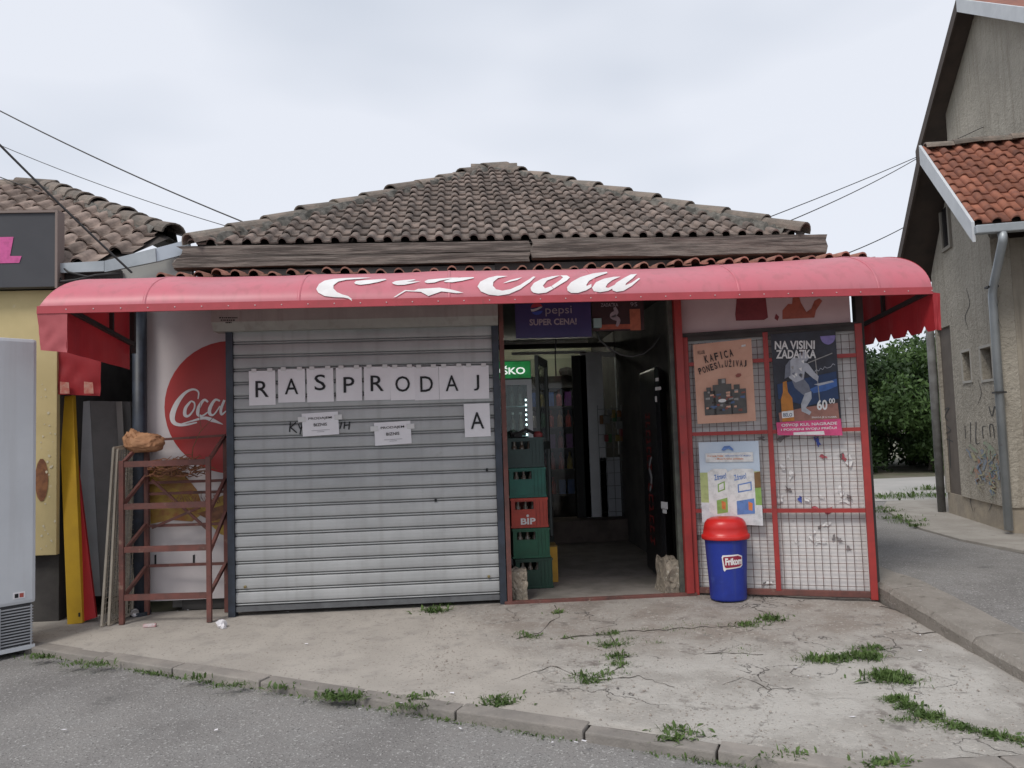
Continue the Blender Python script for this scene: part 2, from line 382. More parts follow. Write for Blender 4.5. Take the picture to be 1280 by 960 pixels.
# alley -----------------------------------------------------------------
def az(y): return .118+.058*min(0, y+.44)+.017*max(0, min(1, y))
def ax(y): return 3.16+.1*min(0, (y+.44))   # edge of the raised kerb along the alley
mb = MB()
for i in range(41):
    y = -6.5+i*.4
    for j in range(25): mb.v.append((ax(y)+.30+j*j*.055, y, .0+az(y)+.010*noise.noise(V((j*j*.05, y*.8, 5)))))
for i in range(40):
    for j in range(24): a = i*25+j; mb.f.append((a, a+1, a+26, a+25))
struct(mb.build('alley_road', asphalt, smooth=True))
aroot = struct(thing('alley_kerb', None, None)); aroot['label'] = 'raised rough concrete kerb edging the alley'
ys = [-6.4, -5.2, -4.0, -2.9, -1.72, -.62, .5, 1.6, 2.8, 4.0]
for ya, yb in zip(ys[:-1], ys[1:]):
    mb = MB(); n = 12
    for i in range(n+1):
        y = ya+.004+(yb-ya-.008)*i/n; w = .012*noise.noise(V((1, y*4, 2))); h = .012*noise.noise(V((7, y*3, 4)))
        x = ax(y)
        for dx, z in ((0+w, -.4), (.0+w, az(y)-.035+h), (.03+w, az(y)-.004+h), (.15, az(y)+.006+h*.6), (.34+2*w, az(y)+.004+h*.3), (.36, -.4)): mb.v.append((x+dx, y, z))
    for i in range(n):
        for j in range(5): a = i*6+j; mb.f.append((a, a+1, a+7, a+6))
    mb.f.append(tuple(range(6))[::-1]); mb.f.append(tuple(range(n*6, n*6+6)))
    mb.build('kerb_stone', M('alley_kerb_concrete', (.33, .30, .265), (.25, .225, .195), 4, .95, bump=2, bsc=50, spots=[((.16, .14, .12), 12, .58, .7), ((.46, .43, .39), 45, .6, .68)]), aroot)
mb = MB()
mb.poly([(4.0, 5.2, .142), (60, 4.6, .142), (60, 10.2, .16), (4.0, 9.3, .16)])
struct(mb.build('cross_road', roadpale))
apron = [(6.3, 5.0), (5.72, 4.1), (5.42, 3.2), (5.05, 2.1), (4.92, 1.2), (5.0, .3), (6.0, -.6), (9, -1.6), (12, 4), (9, 5.1)]
struct(MB().prism(apron, .034, Matrix.Translation((0, 0, .125))).build('house_pavement', concrete, bevel=.006))
struct(MB().add([(-150, .25, -.02), (4.2, .25, -.02), (4.2, 220, -.02), (-150, 220, -.02), (150, 9, .12), (150, 220, .12), (4.2, 9, .12)], [(0, 1, 2, 3), (6, 4, 5, 2)]).build('ground', M('earth', (.16, .14, .11), (.10, .11, .06), 2, .95)))
# ================================================================== SHOP
shop = thing('shop_building', 'small single storey corner shop with brown tiled hip roof and grey roller shutter', 'shop', (.43, 0, 0))
wallm = M('shop_wall', (.30, .28, .26), (.24, .22, .2), 3, .9, bump=.3)
# walls: carcass round the rooms, front pieces over and beside the openings
def part(name, mat, *boxes, bevel=0, parent=shop, **k):
    mb = MB()
    for a, c in boxes: mb.box(a, c)
    return mb.build(name, mat, parent, bevel=bevel, **k)
part('back_wall', wallm, ((-2.45, 5.3, 0), (3.1, 5.45, 2.8)))
part('side_wall', wallm, ((-2.45, .45, 0), (-2.33, 5.3, 2.8)))
part('side_wall', wallm, ((2.98, .06, 0), (3.1, 5.3, 2.8)))
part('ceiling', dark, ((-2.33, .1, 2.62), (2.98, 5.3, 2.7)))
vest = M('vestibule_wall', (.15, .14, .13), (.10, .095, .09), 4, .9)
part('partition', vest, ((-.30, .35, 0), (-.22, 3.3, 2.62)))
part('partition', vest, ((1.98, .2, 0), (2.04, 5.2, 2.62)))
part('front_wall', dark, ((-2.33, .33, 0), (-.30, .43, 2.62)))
part('vestibule_floor', darkfloor, ((-.22, .0, -.1), (1.98, 5.3, .004)))
part('threshold', rust, ((.30, -.045, -.08), (1.86, .0, .022)), bevel=.004)
part('back_step', M('step_stone', (.15, .12, .105), (.09, .075, .065), 5, .9, bump=.4), ((-.22, 3.1, .006), (1.98, 3.62, .27)), bevel=.01)
# roller shutter -----------------------------------------------------------
SX0, SX1 = -1.80, .263
sh = part('shutter_rail', navy, ((SX0-.055, -.03, .0), (SX0-.002, .06, 2.26)))
part('shutter_rail', navy, ((SX1+.002, -.03, .0), (SX1+.055, .06, 2.26)))
shut = part('roller_shutter', dark, ((SX0, .03, .05), (SX1, .045, 2.24)))
prof = [(0, .024), (.006, .024), (.0065, -.001), (.011, -.004), (.0165, -.001), (.017, .024), (.0235, .024), (.024, -.002), (.030, -.0085), (.052, -.0115), (.080, -.0105), (.098, -.0075), (.1055, -.003), (.107, .024), (.1085, .024)]
def slat_mesh():
    mb = MB(); n = 10
    for i in range(n+1):
        x = SX0+(SX1-SX0)*i/n
        for z, y in prof: mb.v.append((x, y, z))
    k = len(prof)
    for i in range(n):
        for j in range(k-1): a = i*k+j; mb.f.append((a, a+k, a+k+1, a+1))
    me = bpy.data.meshes.new('slat'); me.from_pydata(mb.v, [], mb.f); me.materials.append(shutm); return me
sme = slat_mesh()
for i in range(20): inst(sme, 'slat', shut, Matrix.Translation((0, rr(-.0015, .0015), .075+i*.1085)) @ Matrix.Rotation(rr(-.0006, .0006), 4, 'Y'))
MB().box((SX0, -.016, .035), (SX1, .02, .074)).build('bottom_bar', M('bar_grey', (.13, .135, .14), (.09, .09, .095), 8, .6), shut)
for px, py in ((306.5, 733.5), (611, 720.5)):
    p = A(px, py, -.012); MB().lathe([(.012, 0), (.012, .006), (.004, .008)], 12, Matrix.Translation(p) @ Matrix.Rotation(R(90), 4, 'X')).build('lock', M('brass', (.3, .24, .12), None, metal=.8, rough=.4), shut)
for px, py in ((609, 586), (545, 624)):
    p = A(px, py, -.014); MB().box((p.x-.012, -.02, p.z-.02), (p.x+.006, -.012, p.z+.004)).build('dent_hole', ink, shut)
hood = MB(); hx0, hx1 = -1.93, .315
pr = [(-.14, 2.46), (-.14, 2.30), (-.085, 2.235), (.05, 2.235), (.05, 2.46)]
hood.add([(hx0, y, z) for y, z in pr]+[(hx1, y, z) for y, z in pr], [(0, 1, 2, 3, 4), (9, 8, 7, 6, 5)]+[(i, i+5, (i+1) % 5+5, (i+1) % 5) for i in range(5)])
hb = hood.build('shutter_box', boxm, shop)
for i_, (px, py, w_) in enumerate(((274, 398, 22), (276, 401, 18), (282, 404, 7))):     # worn maker's print, no longer readable
    mb = MB(); q = px
    while q < px+w_:
        k_ = rr(1, 2.6); p0, p1 = A(q, py, -.1425), A(q+k_, py-1.6, -.1425); mb.poly([(p0.x, -.1425, p0.z), (p1.x, -.1425, p0.z), (p1.x, -.1425, p1.z), (p0.x, -.1425, p1.z)]); q += k_+rr(.4, 1)
    mb.build('worn_print', ink, hb)
# white script-hand on the shutter
gm = MB()
for pts in ([(362, 540), (363, 527)], [(363, 534), (370, 528)], [(363, 534), (371, 541)], [(373, 530), (376, 536), (380, 529)], [(378, 528), (375, 543)], [(425, 536), (427, 528)], [(430, 536), (431, 527)], [(430, 532), (436, 531)], [(436, 537), (437, 527)]):
    stroke(gm, pts, [1.6]*len(pts), lambda u, v: A(u, v, -.0145))
gm.build('marker_scrawl', ink, shop, kind='stuff')
# beams of the eaves ----------------------------------------------------------
def log(name, x0, x1, z0, z1, y0, y1, wob=.006, parent=shop):
    mb = MB(); n = 40; sec = [(0, 0), (.5, 0), (1, 0), (1, .35), (1, .7), (1, 1), (.5, 1), (0, 1), (0, .7), (0, .35)]; k = len(sec)
    for i in range(n+1):
        x = x0+(x1-x0)*i/n
        for j, (a, c) in enumerate(sec):
            e = wob*noise.noise(V((x*1.3, j*3.1, z0*9))); e2 = wob*.5*noise.noise(V((x*7, j*2.1, z0*5)))
            mb.v.append((x+(rr(-.03, .03) if i in (0, n) else 0), y0+(y1-y0)*a+e+e2, z0+(z1-z0)*c+e-e2))
    for i in range(n):
        for j in range(k): mb.f.append((i*k+j, (i+1)*k+j, (i+1)*k+(j+1) % k, i*k+(j+1) % k))
    mb.f.append(tuple(range(k))); mb.f.append(tuple(range(n*k, n*k+k))[::-1])
    return mb.build(name, timber, parent)
log('eaves_beam', -2.21, .62, 2.848, 2.935, -.02, .12)
log('eaves_beam', -2.245, .612, 2.762, 2.842, -.03, .12)
log('eaves_beam', .63, 3.10, 2.785, 2.94, -.045, .12, .012)
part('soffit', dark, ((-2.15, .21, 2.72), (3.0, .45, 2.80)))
# hip roof -------------------------------------------------------------------
EY, EZ, AX_, AY, AZ = .02, 2.955, .46, 2.75, 4.52
EXL, EXR = -2.17, 2.97
roof = MB()
bk = 5.45
roof.add([(EXL, EY, EZ-.03), (EXR, EY, EZ-.03), (EXR, bk, EZ-.03), (EXL, bk, EZ-.03), (AX_, AY, AZ-.04)], [(0, 1, 4), (1, 2, 4), (2, 3, 4), (3, 0, 4), (3, 2, 1, 0)])
roof = roof.build('roof', M('roof_underlay', (.06, .05, .045), None, rough=.95), shop)
def tile_mesh(name, w, L, r, mat, th=.013):
    cs = [(0, 0)]+[(r-r*math.cos(math.pi*i/6), r*math.sin(math.pi*i/6)*1.05) for i in range(1, 6)]+[(2*r, 0), (2*r+(w-2*r)*.5, -.004), (w+.006, 0)]
    mb = MB(); k = len(cs)
    for y in (0, L):
        tl = 1 if y == 0 else .82
        for x, z in cs: mb.v.append((x-w/2, y, z*tl+(.016 if y == 0 else 0)))
    for x, z in cs: mb.v.append((x-w/2, 0, z+.016-th))
    for i in range(k-1):
        mb.f.append((i, i+1, k+i+1, k+i)); mb.f.append((2*k+i, 2*k+i+1, i+1, i))
    me = bpy.data.meshes.new(name); me.from_pydata(mb.v, [], mb.f); me.materials.append(mat)
    me.polygons.foreach_set('use_smooth', [i % 2 == 0 for i in range(len(me.polygons))]); return me
tm = tile_mesh('tile', .1415, .25, .037, tilem)
slope = V((0, AY-EY, AZ-EZ)); SLn = slope.length; sdir = slope.normalized(); NR = 15; pitch = SLn/NR
for k in range(NR):
    f0 = k/NR; y = EY+(AY-EY)*f0; z = EZ+(AZ-EZ)*f0
    xl = EXL+(AX_-EXL)*(f0+.3/NR); xr = EXR+(AX_-EXR)*(f0+.3/NR)
    n0 = math.ceil((xl-AX_-.02)/.1415); n1 = math.floor((xr-AX_+.02)/.1415)
    for n in range(n0, n1+1):
        x = AX_+n*.1415
        W = frame(V((x+rr(-.004, .004), y, z))+sdir*rr(-.012, .012), (1, rr(-.012, .012), rr(-.02, .02)), sdir+V((0, 0, rr(-.012, .012)-.02)))
        inst(tm, 'tile', roof, W)
def cap_mesh(name, L, r0, r1, mat, th=.016):
    mb = MB(); k = 9
    for y, r_ in ((0, r0), (L, r1)):
        for q in (r_, r_-th):
            for j in range(k): a = math.pi*j/(k-1); mb.v.append((q*math.cos(a), y, q*math.sin(a)*.85))
    for j in range(k-1):
        mb.f += [(j, j+1, 2*k+j+1, 2*k+j), (k+j+1, k+j, 3*k+j, 3*k+j+1), (j+1, j, k+j, k+j+1), (2*k+j, 2*k+j+1, 3*k+j+1, 3*k+j)]
    mb.f += [(0, 2*k, 3*k, k), (k-1, 2*k-1, 4*k-1, 3*k-1)]
    me = bpy.data.meshes.new(name); me.from_pydata(mb.v, [], mb.f); me.materials.append(mat); return me
cm = cap_mesh('ridge_tile', .47, .105, .082, ridgem)
def hip(A0, A1, parent, me, step, mor=True, lift=.02, r=.085):
    A0, A1 = V(A0), V(A1); d = (A1-A0); n = int(d.length/step); u = d.normalized()
    for i in range(n+1):
        p = A0+u*(i*step)
        if (A1-p).length < .1: break
        x = u.cross(V((0, 0, 1))).normalized()
        W = frame(p+V((rr(-.012, .012), 0, lift+rr(-.008, .012))), x+V((0, 0, rr(-.06, .06))), u+V((rr(-.03, .03), rr(-.03, .03), -.045+rr(-.02, .02))))
        inst(me, 'ridge_tile', parent, W)
    if mor:
        A0 = A0+u*.16; d = A1-A0; mb = MB(); m = int(d.length/.05); x = u.cross(V((0, 0, 1))).normalized(); up = x.cross(u)
        for i in range(m+1):
            p = A0+d*(i/m)
            for j, (o, h) in enumerate(((-.15, -.10), (-.10, .028), (-.05, .05), (.05, .05), (.10, .028), (.15, -.10))):
                e = noise.noise(V((i*.9, j*2.3, p.x)))*.03
                mb.v.append(tuple(p+x*(o+e)+up*(h+e*.8+.01)))
        for i in range(m):
            for j in range(5): a = i*6+j; mb.f.append((a, a+1, a+7, a+6))
        mb.build('mortar_bed', mortarm, parent)
hip((EXL+.02, EY-.03, EZ-.02), (AX_-.05, AY, AZ-.05), roof, cm, .395)
hip((EXR-.02, EY-.03, EZ-.02), (AX_+.05, AY, AZ-.05), roof, cm, .395)
inst(cm, 'ridge_tile', roof, frame(V((AX_-.26, AY-.02, AZ-.055)), (0, -1, 0), (1, 0, .03)))
inst(cm, 'ridge_tile', roof, frame(V((AX_+.28, AY-.02, AZ-.05)), (0, 1, 0), (-1, 0, .03)))
# a course of red tiles just behind the awning
pent = MB().add([(-2.6, -.42, 2.60), (3.36, -.42, 2.60), (3.36, .08, 2.70), (-2.6, .08, 2.70)], [(0, 1, 2, 3)]).build('pent_roof', MATS['roof_underlay'], shop)
pm = tile_mesh('tile', .14, .3, .038, penttile)
x = -2.25
while x < 3.40:
    inst(pm, 'tile', pent, frame(V((x, -.20+rr(-.02, .02), 2.640+rr(-.014, .014)+.05*max(0, min(1, (x-1.4)/1.7)))), (1, 0, rr(-.03, .03)), (0, 1, .19)))
    x += .14
# fascia between awning and wall, hidden dark strip above shutter box
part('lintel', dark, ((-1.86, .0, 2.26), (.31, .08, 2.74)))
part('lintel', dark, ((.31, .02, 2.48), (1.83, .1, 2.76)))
# door posts
part('door_post', rust, ((.325, -.035, .0), (.362, .03, 2.46)))
part('door_post', redpaint, ((1.775, -.05, .02), (1.835, .02, 2.46)))
part('door_post', M('worn_green', (.09, .10, .08), (.05, .05, .045), 12, .6), ((1.735, .0, .02), (1.772, .06, 2.46)))
# ---- angled front with wire grille -------------------------------------------
GH, GR = V((1.845, .0, 0)), V((3.125, -.49, 0))
gx = (GR-GH).normalized(); gn = V((gx.y, -gx.x, 0))   # outward
if gn.y > 0: gn = -gn
GLn = (GR-GH).length
def gp(u, z, off=0): return GH+gx*u+V((0, 0, z))+gn*off
GF = lambda u, z, off=0: frame(gp(u, z, off), gx, (0, 0, 1))
def pg(px, py, off=0):            # pixel -> (u, z) on the grille plane
    p = atp(px, py, GH+gn*off, gn); return (p-GH).dot(gx), p.z
def gbox(mb, u0, u1, z0, z1, o0, o1):
    return mb.hexa([gp(u0, z0, o0), gp(u1, z0, o0), gp(u1, z0, o1), gp(u0, z0, o1)], [gp(u0, z1, o0), gp(u1, z1, o0), gp(u1, z1, o1), gp(u0, z1, o1)])
gtop = 2.10
gril = thing('grille_gate', 'red steel framed wire mesh grille over white sheeting, stuck with posters', 'gate', GH+gx*.7)
backm = M('old_white_sheet', (.70, .67, .655), (.62, .595, .58), 5, .8, spots=[((.44, .40, .385), 18, .64, .76), ((.78, .75, .74), 8, .62, .72)])
back = gbox(MB(), .04, GLn-.04, .04, gtop-.02, -.07, -.055).build('backing_sheet', backm, gril)
for u0, u1, z0, z1 in ((0, .045, .0, gtop), (GLn-.052, GLn, -.0, gtop+.02), (.635, .675, .05, gtop), ):
    gbox(MB(), u0, u1, z0, z1, -.02, .018).build('frame_bar', redpaint, gril, bevel=.004)
for z in (.015, ):
    gbox(MB(), .046, GLn-.053, z, z+.045, -.02, .016).build('frame_bar', rust, gril, bevel=.004)
for z0 in (.66, 1.285, 1.86):
    gbox(MB(), .046, .634, z0, z0+.03, -.02, .014).build('frame_bar', redpaint, gril); gbox(MB(), .676, GLn-.053, z0, z0+.03, -.02, .014).build('frame_bar', redpaint, gril)
gbox(MB(), .046, GLn-.053, gtop-.03, gtop, -.02, .014).build('frame_bar', dark, gril)
wm = MB(); u = .07
while u < GLn-.05:
    pts = [gp(u+.004*noise.noise(V((u*9, z*2, 0))), z, -.024) for z in [.05+i*.2 for i in range(11)]]; wm.tube(pts, .0024, 4); u += .0575
z = .09
while z < gtop-.03:
    wm.tube([gp(q, z+.004*noise.noise(V((q*3, z*9, 4))), -.029) for q in [.045+i*(GLn-.1)/8 for i in range(9)]], .0024, 4); z += .0575
wm.build('wire_mesh', M('wire', (.16, .075, .06), (.08, .05, .042), 20, .7), gril)
scr = [M('scrap_white', (.74, .72, .71), None, rough=.8), M('scrap_grey', (.22, .2, .2), None), M('scrap_red', (.4, .08, .1), None), M('scrap_blue', (.06, .10, .40), None)]
for px, py, s, mi in ((978, 583, 11, 0), (990, 592, 13, 0), (985, 570, 9, 0), (975, 622, 12, 0), (985, 612, 10, 1), (1000, 624, 7, 3), (1009, 624, 9, 0), (1027, 621, 8, 0), (1051, 614, 12, 0), (1056, 626, 13, 0), (1062, 622, 8, 1), (1053, 570, 9, 1), (1062, 577, 12, 0), (1055, 573, 8, 2), (1022, 552, 11, 3), (979, 547, 13, 1), (1029, 571, 7, 2), (996, 678, 10, 0), (1013, 671, 8, 0), (1021, 677, 9, 0), (1030, 676, 9, 0), (1024, 660, 7, 1), (1061, 686, 8, 1), (1049, 674, 8, 1), (962, 727, 9, 0), (956, 729, 8, 1), (1018, 665, 6, 0), (1033, 655, 9, 0), (1017, 635, 8, 2), (1036, 637, 9, 2), (960, 465, 8, 0), (1062, 500, 9, 0), (1061, 435, 7, 0), (951, 548, 9, 1), (870, 672, 10, 1), (1042, 672, 8, 1)):
    u, z = pg(px, py, -.05); k = s/150
    ta = rr(0, 3); pl = []
    for i in range(11):
        a = i*2*math.pi/11; q_ = k*rr(.16, .62); x_, y_ = q_*math.cos(a)*1.25, q_*math.sin(a)*.7; pl.append((u+x_*math.cos(ta)-y_*math.sin(ta), z+x_*math.sin(ta)+y_*math.cos(ta)))
    o_ = rr(-.052, -.040)
    MB().poly([gp(a, c, o_+rr(0, .008)) for a, c in pl]).build('paper_scrap', scr[mi], gril)
# boarding above the grille, with faded print
pan = thing('printed_board', 'faded pinkish white board with dark red printed shapes above the wire grille', 'board', gp(.7, gtop+.05))
bz1 = 2.58
gbox(MB(), -.02, 1.30, gtop+.04, bz1, -.05, -.03).build('panel', M('pink_board', (.56, .45, .44), (.50, .39, .39), 3, .6, spots=[((.3, .12, .11), 22, .7, .75)]), pan)
gbox(MB(), -.02, 1.36, gtop+.0, gtop+.035, -.05, .0).build('rail', dark, pan)
prd = flat('print_dark_red', (.20, .03, .035)); prl = flat('print_red', (.36, .10, .06))
def gpoly(pts, mat, name, par, off):
    MB().poly([gp(*pg(x, y, off), off) for x, y in pts]).build(name, mat, par)
gpoly([(921, 371), (957, 371), (960, 397), (955, 400), (920, 401), (919, 393)], prd, 'printed_shape', pan, -.027)
gpoly([(978, 399), (978, 388), (985, 380), (990, 380), (991, 370), (999, 371), (1001, 378), (1008, 390), (1014, 386), (1018, 376), (1024, 373), (1028, 376), (1020, 388), (1018, 397)], prl, 'printed_shape', pan, -.027)
gpoly([(968, 398), (970, 392), (974, 396), (972, 401)], prd, 'printed_shape', pan, -.027)
MB().bar((3.17, -.36, 0), (3.17, -.36, 2.6), .06).build('corner_post', dark, shop)
# ================================================================== POSTERS
def poster(name, label, corners, mat, off=.022):
    (x0, y0), (x1, y1), (x2, y2), (x3, y3) = corners   # TL TR BR BL pixels
    P = [gp(*pg(x, y, off), off) for x, y in corners]
    t = thing(name, label, 'poster', (P[2]+P[3])/2)
    mb = MB(); n = 10
    for i in range(n+1):
        for j in range(n+1):
            a = P[0].lerp(P[1], i/n); c = P[3].lerp(P[2], i/n); q = a.lerp(c, j/n)
            mb.v.append(tuple(q+gn*(.006*noise.noise(V((i*.35, j*.3, x0)))*(1+.6*(j > 8)))))
    for i in range(n):
        for j in range(n): k = i*(n+1)+j; mb.f.append((k, k+n+1, k+n+2, k+1))
    sheet = mb.build('sheet', mat, t, smooth=True)
    def at(u, v, o=.009):
        a = P[0].lerp(P[1], u); c = P[3].lerp(P[2], u); return a.lerp(c, v)+gn*o
    def shape(pts, m, nm='print', o=.009):
        MB().poly([at(u, v, o) for u, v in pts]).build(nm, m, t)
    def txt(s, u, v, w, h, m, bold=.02, tilt=0, o=.010, shear=0):
        a = at(u, v, o); X = at(u+w, v-tilt, o)-a
        text(s, X.length, (at(u, v-h, o)-a).length, frame(a, X, (0, 0, 1)), m, t, 'lettering', bold, shear)
    return t, shape, txt, at
okr = M('kraft_print', (.64, .38, .28), (.57, .32, .23), 5, .8, spots=[((.48, .27, .19), 12, .6, .75)])
t, shp, txt, at = poster('coffee_poster', 'orange brown poster reading KAFICA PONESI I UZIVAJ on the grille', [(866, 431), (939, 423), (945, 526), (872, 530)], okr)
bk_ = flat('poster_brown_black', (.035, .022, .02))
def arc(word, u, v, w, h, gap, rise, bold):
    for ch in word:
        cw_ = w*.3 if ch == 'I' else w; u += gap*.6*(ch == 'I'); txt(ch, u, v, cw_, h*(1.22 if ch == 'Ž' else 1), bk_, bold, rise*5*cw_); u += cw_+gap*(1.6 if ch == 'I' else 1); v -= rise*(cw_+gap)*6
arc('KAFICA', .20, .25, .062, .095, .026, .02, .03)
arc('PONESI', .09, .385, .050, .082, .018, .03, .025)
txt('&', .475, .325, .03, .04, bk_)
arc('UŽIVAJ', .53, .318, .048, .08, .018, -.01, .025)
txt('KLUB', .08, .13, .12, .045, bk_, .01)
g1 = flat('print_grey', (.09, .085, .08)); g2 = flat('print_grey_light', (.30, .29, .28)); g3 = flat('print_brick', (.26, .07, .05)); g4 = flat('print_slate_blue', (.08, .13, .25))
# stepped pile of coffee packs
for (u0, v0, u1, v1) in ((.30, .53, .62, .90), (.14, .60, .34, .90), (.60, .60, .86, .90), (.40, .46, .53, .53), (.19, .555, .27, .60), (.66, .545, .76, .60)):
    shp([(u0, v0), (u1, v0), (u1, v1), (u0, v1)], g1, 'printed_pack', .0085)
for k in range(46):
    u0 = rr(.15, .80); v0 = rr(.60, .86); w = rr(.03, .08); m_ = random.choice([g2, g1, g3, g3, g4, bk_, okr])
    shp([(u0, v0), (u0+w, v0-.004), (u0+w, v0+rr(.012, .03)), (u0, v0+.02)], m_, 'printed_pack', .0095+k*.00004)
pw = flat('print_white', (.72, .71, .70))
shp([(.40+.07*math.cos(a)+.05, .73+.022*math.sin(a)) for a in [i*.6 for i in range(11)]], pw, 'printed_pack', .0118)
shp([(.46, .465), (.52, .465), (.52, .515), (.46, .515)], g2, 'printed_pack', .0118)
shp([(.70, .43), (.74, .41), (.79, .415), (.80, .44), (.76, .46), (.71, .455)], g3, 'printed_emblem'); shp([(.83, .07), (.90, .065), (.90, .09), (.83, .095)], pw, 'printed_emblem')
# astronaut beer poster
t, shp, txt, at = poster('beer_poster', 'dark space poster with white astronaut, amber bottle and pink strip', [(963, 418), (1044, 412), (1053, 543), (972, 544)], M('poster_night', (.016, .014, .022), (.03, .034, .05), 6, .5))
navyp = flat('print_navy', (.02, .045, .12)); bluep = flat('print_blue', (.05, .13, .38)); pink = flat('print_pink', (.62, .07, .20)); gr_ = flat('print_suit', (.42, .43, .47)); gd = flat('print_suit_shade', (.17, .18, .22)); amb = flat('print_amber', (.50, .19, .03)); sandp = flat('print_sand', (.30, .14, .11)); lilac = flat('print_lilac', (.24, .20, .46))
shp([(.05, .50), (.97, .40), (.98, .66), (.5, .72), (.05, .64)], navyp, 'printed_sky', .0085)
shp([(.55, .56), (.80, .50), (.97, .47), (.97, .54), (.80, .58), (.6, .60)], bluep, 'printed_glow', .009); shp([(.62, .515), (.90, .485), (.93, .50), (.70, .53)], gr_, 'printed_glow', .0093)
shp([(.04, .78), (.5, .73), (.96, .70), (.97, .86), (.05, .87)], sandp, 'printed_ground', .0088)
shp([(.9+.115*math.cos(a)-.02, .055+.085*math.sin(a)) for a in [i*math.pi/10 for i in range(11)]], lilac, 'printed_planet')
txt('NA VISINI', .05, .155, .62, .085, pw, .03, -.02); txt('ZADATKA', .06, .245, .62, .085, pw, .03, -.02)
# astronaut: helmet, pack, torso, arms, legs, boot
shp([(.40, .22), (.47, .19), (.55, .20), (.58, .25), (.53, .29), (.44, .29)], gr_, 'printed_helmet', .0095)
shp([(.24, .30), (.33, .24), (.46, .26), (.50, .36), (.47, .46), (.34, .49), (.24, .44)], gr_, 'printed_torso', .0096); shp([(.20, .32), (.28, .26), (.27, .42), (.17, .45)], gd, 'printed_pack', .0097)
shp([(.46, .29), (.55, .31), (.64, .40), (.70, .44), (.68, .49), (.60, .45), (.49, .38)], gr_, 'printed_arm', .0098)
shp([(.28, .46), (.45, .44), (.54, .52), (.57, .60), (.50, .64), (.42, .60), (.32, .54)], gd, 'printed_thigh', .0094); shp([(.47, .60), (.57, .58), (.57, .65), (.47, .74), (.55, .78), (.52, .81), (.40, .77), (.40, .70)], gr_, 'printed_shin', .0099)
for q in range(9): shp([(c[0], c[1]), (c[0]+.05, c[1]-.01), (c[0]+.04, c[1]+.03)], random.choice([gd, pw, g2]), 'printed_suit_patch', .0103) if (c := (rr(.26, .45), rr(.28, .44))) else None
shp([(.66, .27), (.675, .27), (.70, .73), (.685, .73)], g2, 'printed_pole', .0092); shp([(.55, .30), (.93, .22), (.93, .23), (.55, .31)], g2, 'printed_pole', .0091)
sg = MB(); stroke(sg, [(.64+.032*i, .40-.018*(i % 2)-.006*i+(.02 if i == 7 else 0)) for i in range(11)], [.006]*11, lambda u, v: at(u, v, .0106)); sg.build('printed_signature', gr_, t)
shp([(.14, .48), (.20, .47), (.21, .58), (.27, .64), (.28, .86), (.09, .87), (.09, .65), (.13, .58)], amb, 'printed_bottle', .0108); shp([(.09, .77), (.275, .76), (.275, .825), (.09, .835)], pw, 'printed_bottle_label', .0111); txt('BELO', .11, .82, .14, .035, navyp, .02, 0, .0114)
txt('60', .64, .765, .16, .10, pw, .03); txt('00', .83, .705, .09, .05, pw, .02); txt('SNAGA JE U NAMA', .55, .845, .38, .02, pw, .01)
shp([(-.01, .875), (.99, .85), (1.0, 1.01), (-.0, 1.0)], pink, 'printed_strip', .0113)
txt('OSVOJI KUL NAGRADE', .07, .925, .86, .035, pw, .02, .012, .0118); txt('I POKRENI SVOJU PRIČU!', .06, .965, .86, .035, pw, .02, .012, .0118)
shp([(.25, .975), (.72, .965), (.73, 1.0), (.25, 1.0)], pw, 'printed_strip', .0117)
# dairy poster
t, shp, txt, at = poster('milk_poster', 'pale blue poster of two milk cartons hung above the blue bin', [(873, 553), (948, 551), (954, 657), (878, 653)], M('poster_sky', (.50, .58, .68), (.58, .64, .71), 3, .5))
gg = flat('print_green', (.25, .40, .10)); gl = flat('print_field', (.42, .47, .20)); bl2 = flat('print_carton_blue', (.12, .22, .50)); orr = flat('print_orange', (.65, .2, .06)); pap = flat('print_paper', (.66, .66, .68)); brn = flat('print_hut', (.2, .11, .04))
shp([(0, .38), (1, .36), (1, .76), (0, .76)], gl, 'printed_field', .0085); shp([(.88, .38), (1, .36), (1, .55), (.9, .56)], brn, 'printed_hut', .009); shp([(.86, .56), (1, .54), (1, .76), (.86, .76)], gg, 'printed_field', .009)
shp([(0, .75), (1, .75), (1, 1), (0, 1)], pap, 'printed_table', .0088)
shp([(.38, .10), (.43, .055), (.52, .05), (.58, .09), (.58, .115), (.5, .085), (.42, .11)], bl2, 'printed_emblem')
shp([(.11, .14), (.90, .13), (.90, .245), (.11, .25)], pw, 'printed_banner', .0089); txt('ŠTA NAM TREBA', .14, .185, .27, .025, orr, .01); txt('ZDRAVO! NOVČIĆ MLEKO!', .44, .183, .42, .025, bl2, .01); txt('i Moja Kravica ambalaža', .28, .225, .46, .028, orr, .01)
for (u0, u1, c1) in ((.13, .46, gg), (.46, .90, bl2)):
    shp([(u0, .37), (u0+.1, .33), (u1-.02, .33), (u1, .36), (u1, .86), (u0+.12, .90), (u0, .86)], pw, 'printed_carton', .0095+u0*.002)
    shp([(u0+.13, .72), (u1-.02, .68), (u1-.02, .86), (u0+.13, .885)], c1, 'printed_carton', .0105+u0*.002)
    shp([(u0+.16, .52), (u1-.05, .48), (u1-.05, .585), (u0+.16, .62)], c1, 'printed_carton', .0104+u0*.002); shp([(u0+.18, .53), (u1-.07, .50), (u1-.07, .575), (u0+.18, .60)], pw, 'printed_carton', .0107+u0*.002)
    txt('Zdravo!', u0+.11, .475, .21, .07, bl2, .02, .03, .0118, .2); shp([(u1-.12, .72), (u1-.05, .74), (u1-.06, .83), (u1-.12, .82)], orr, 'printed_carton', .0112+u0*.002)
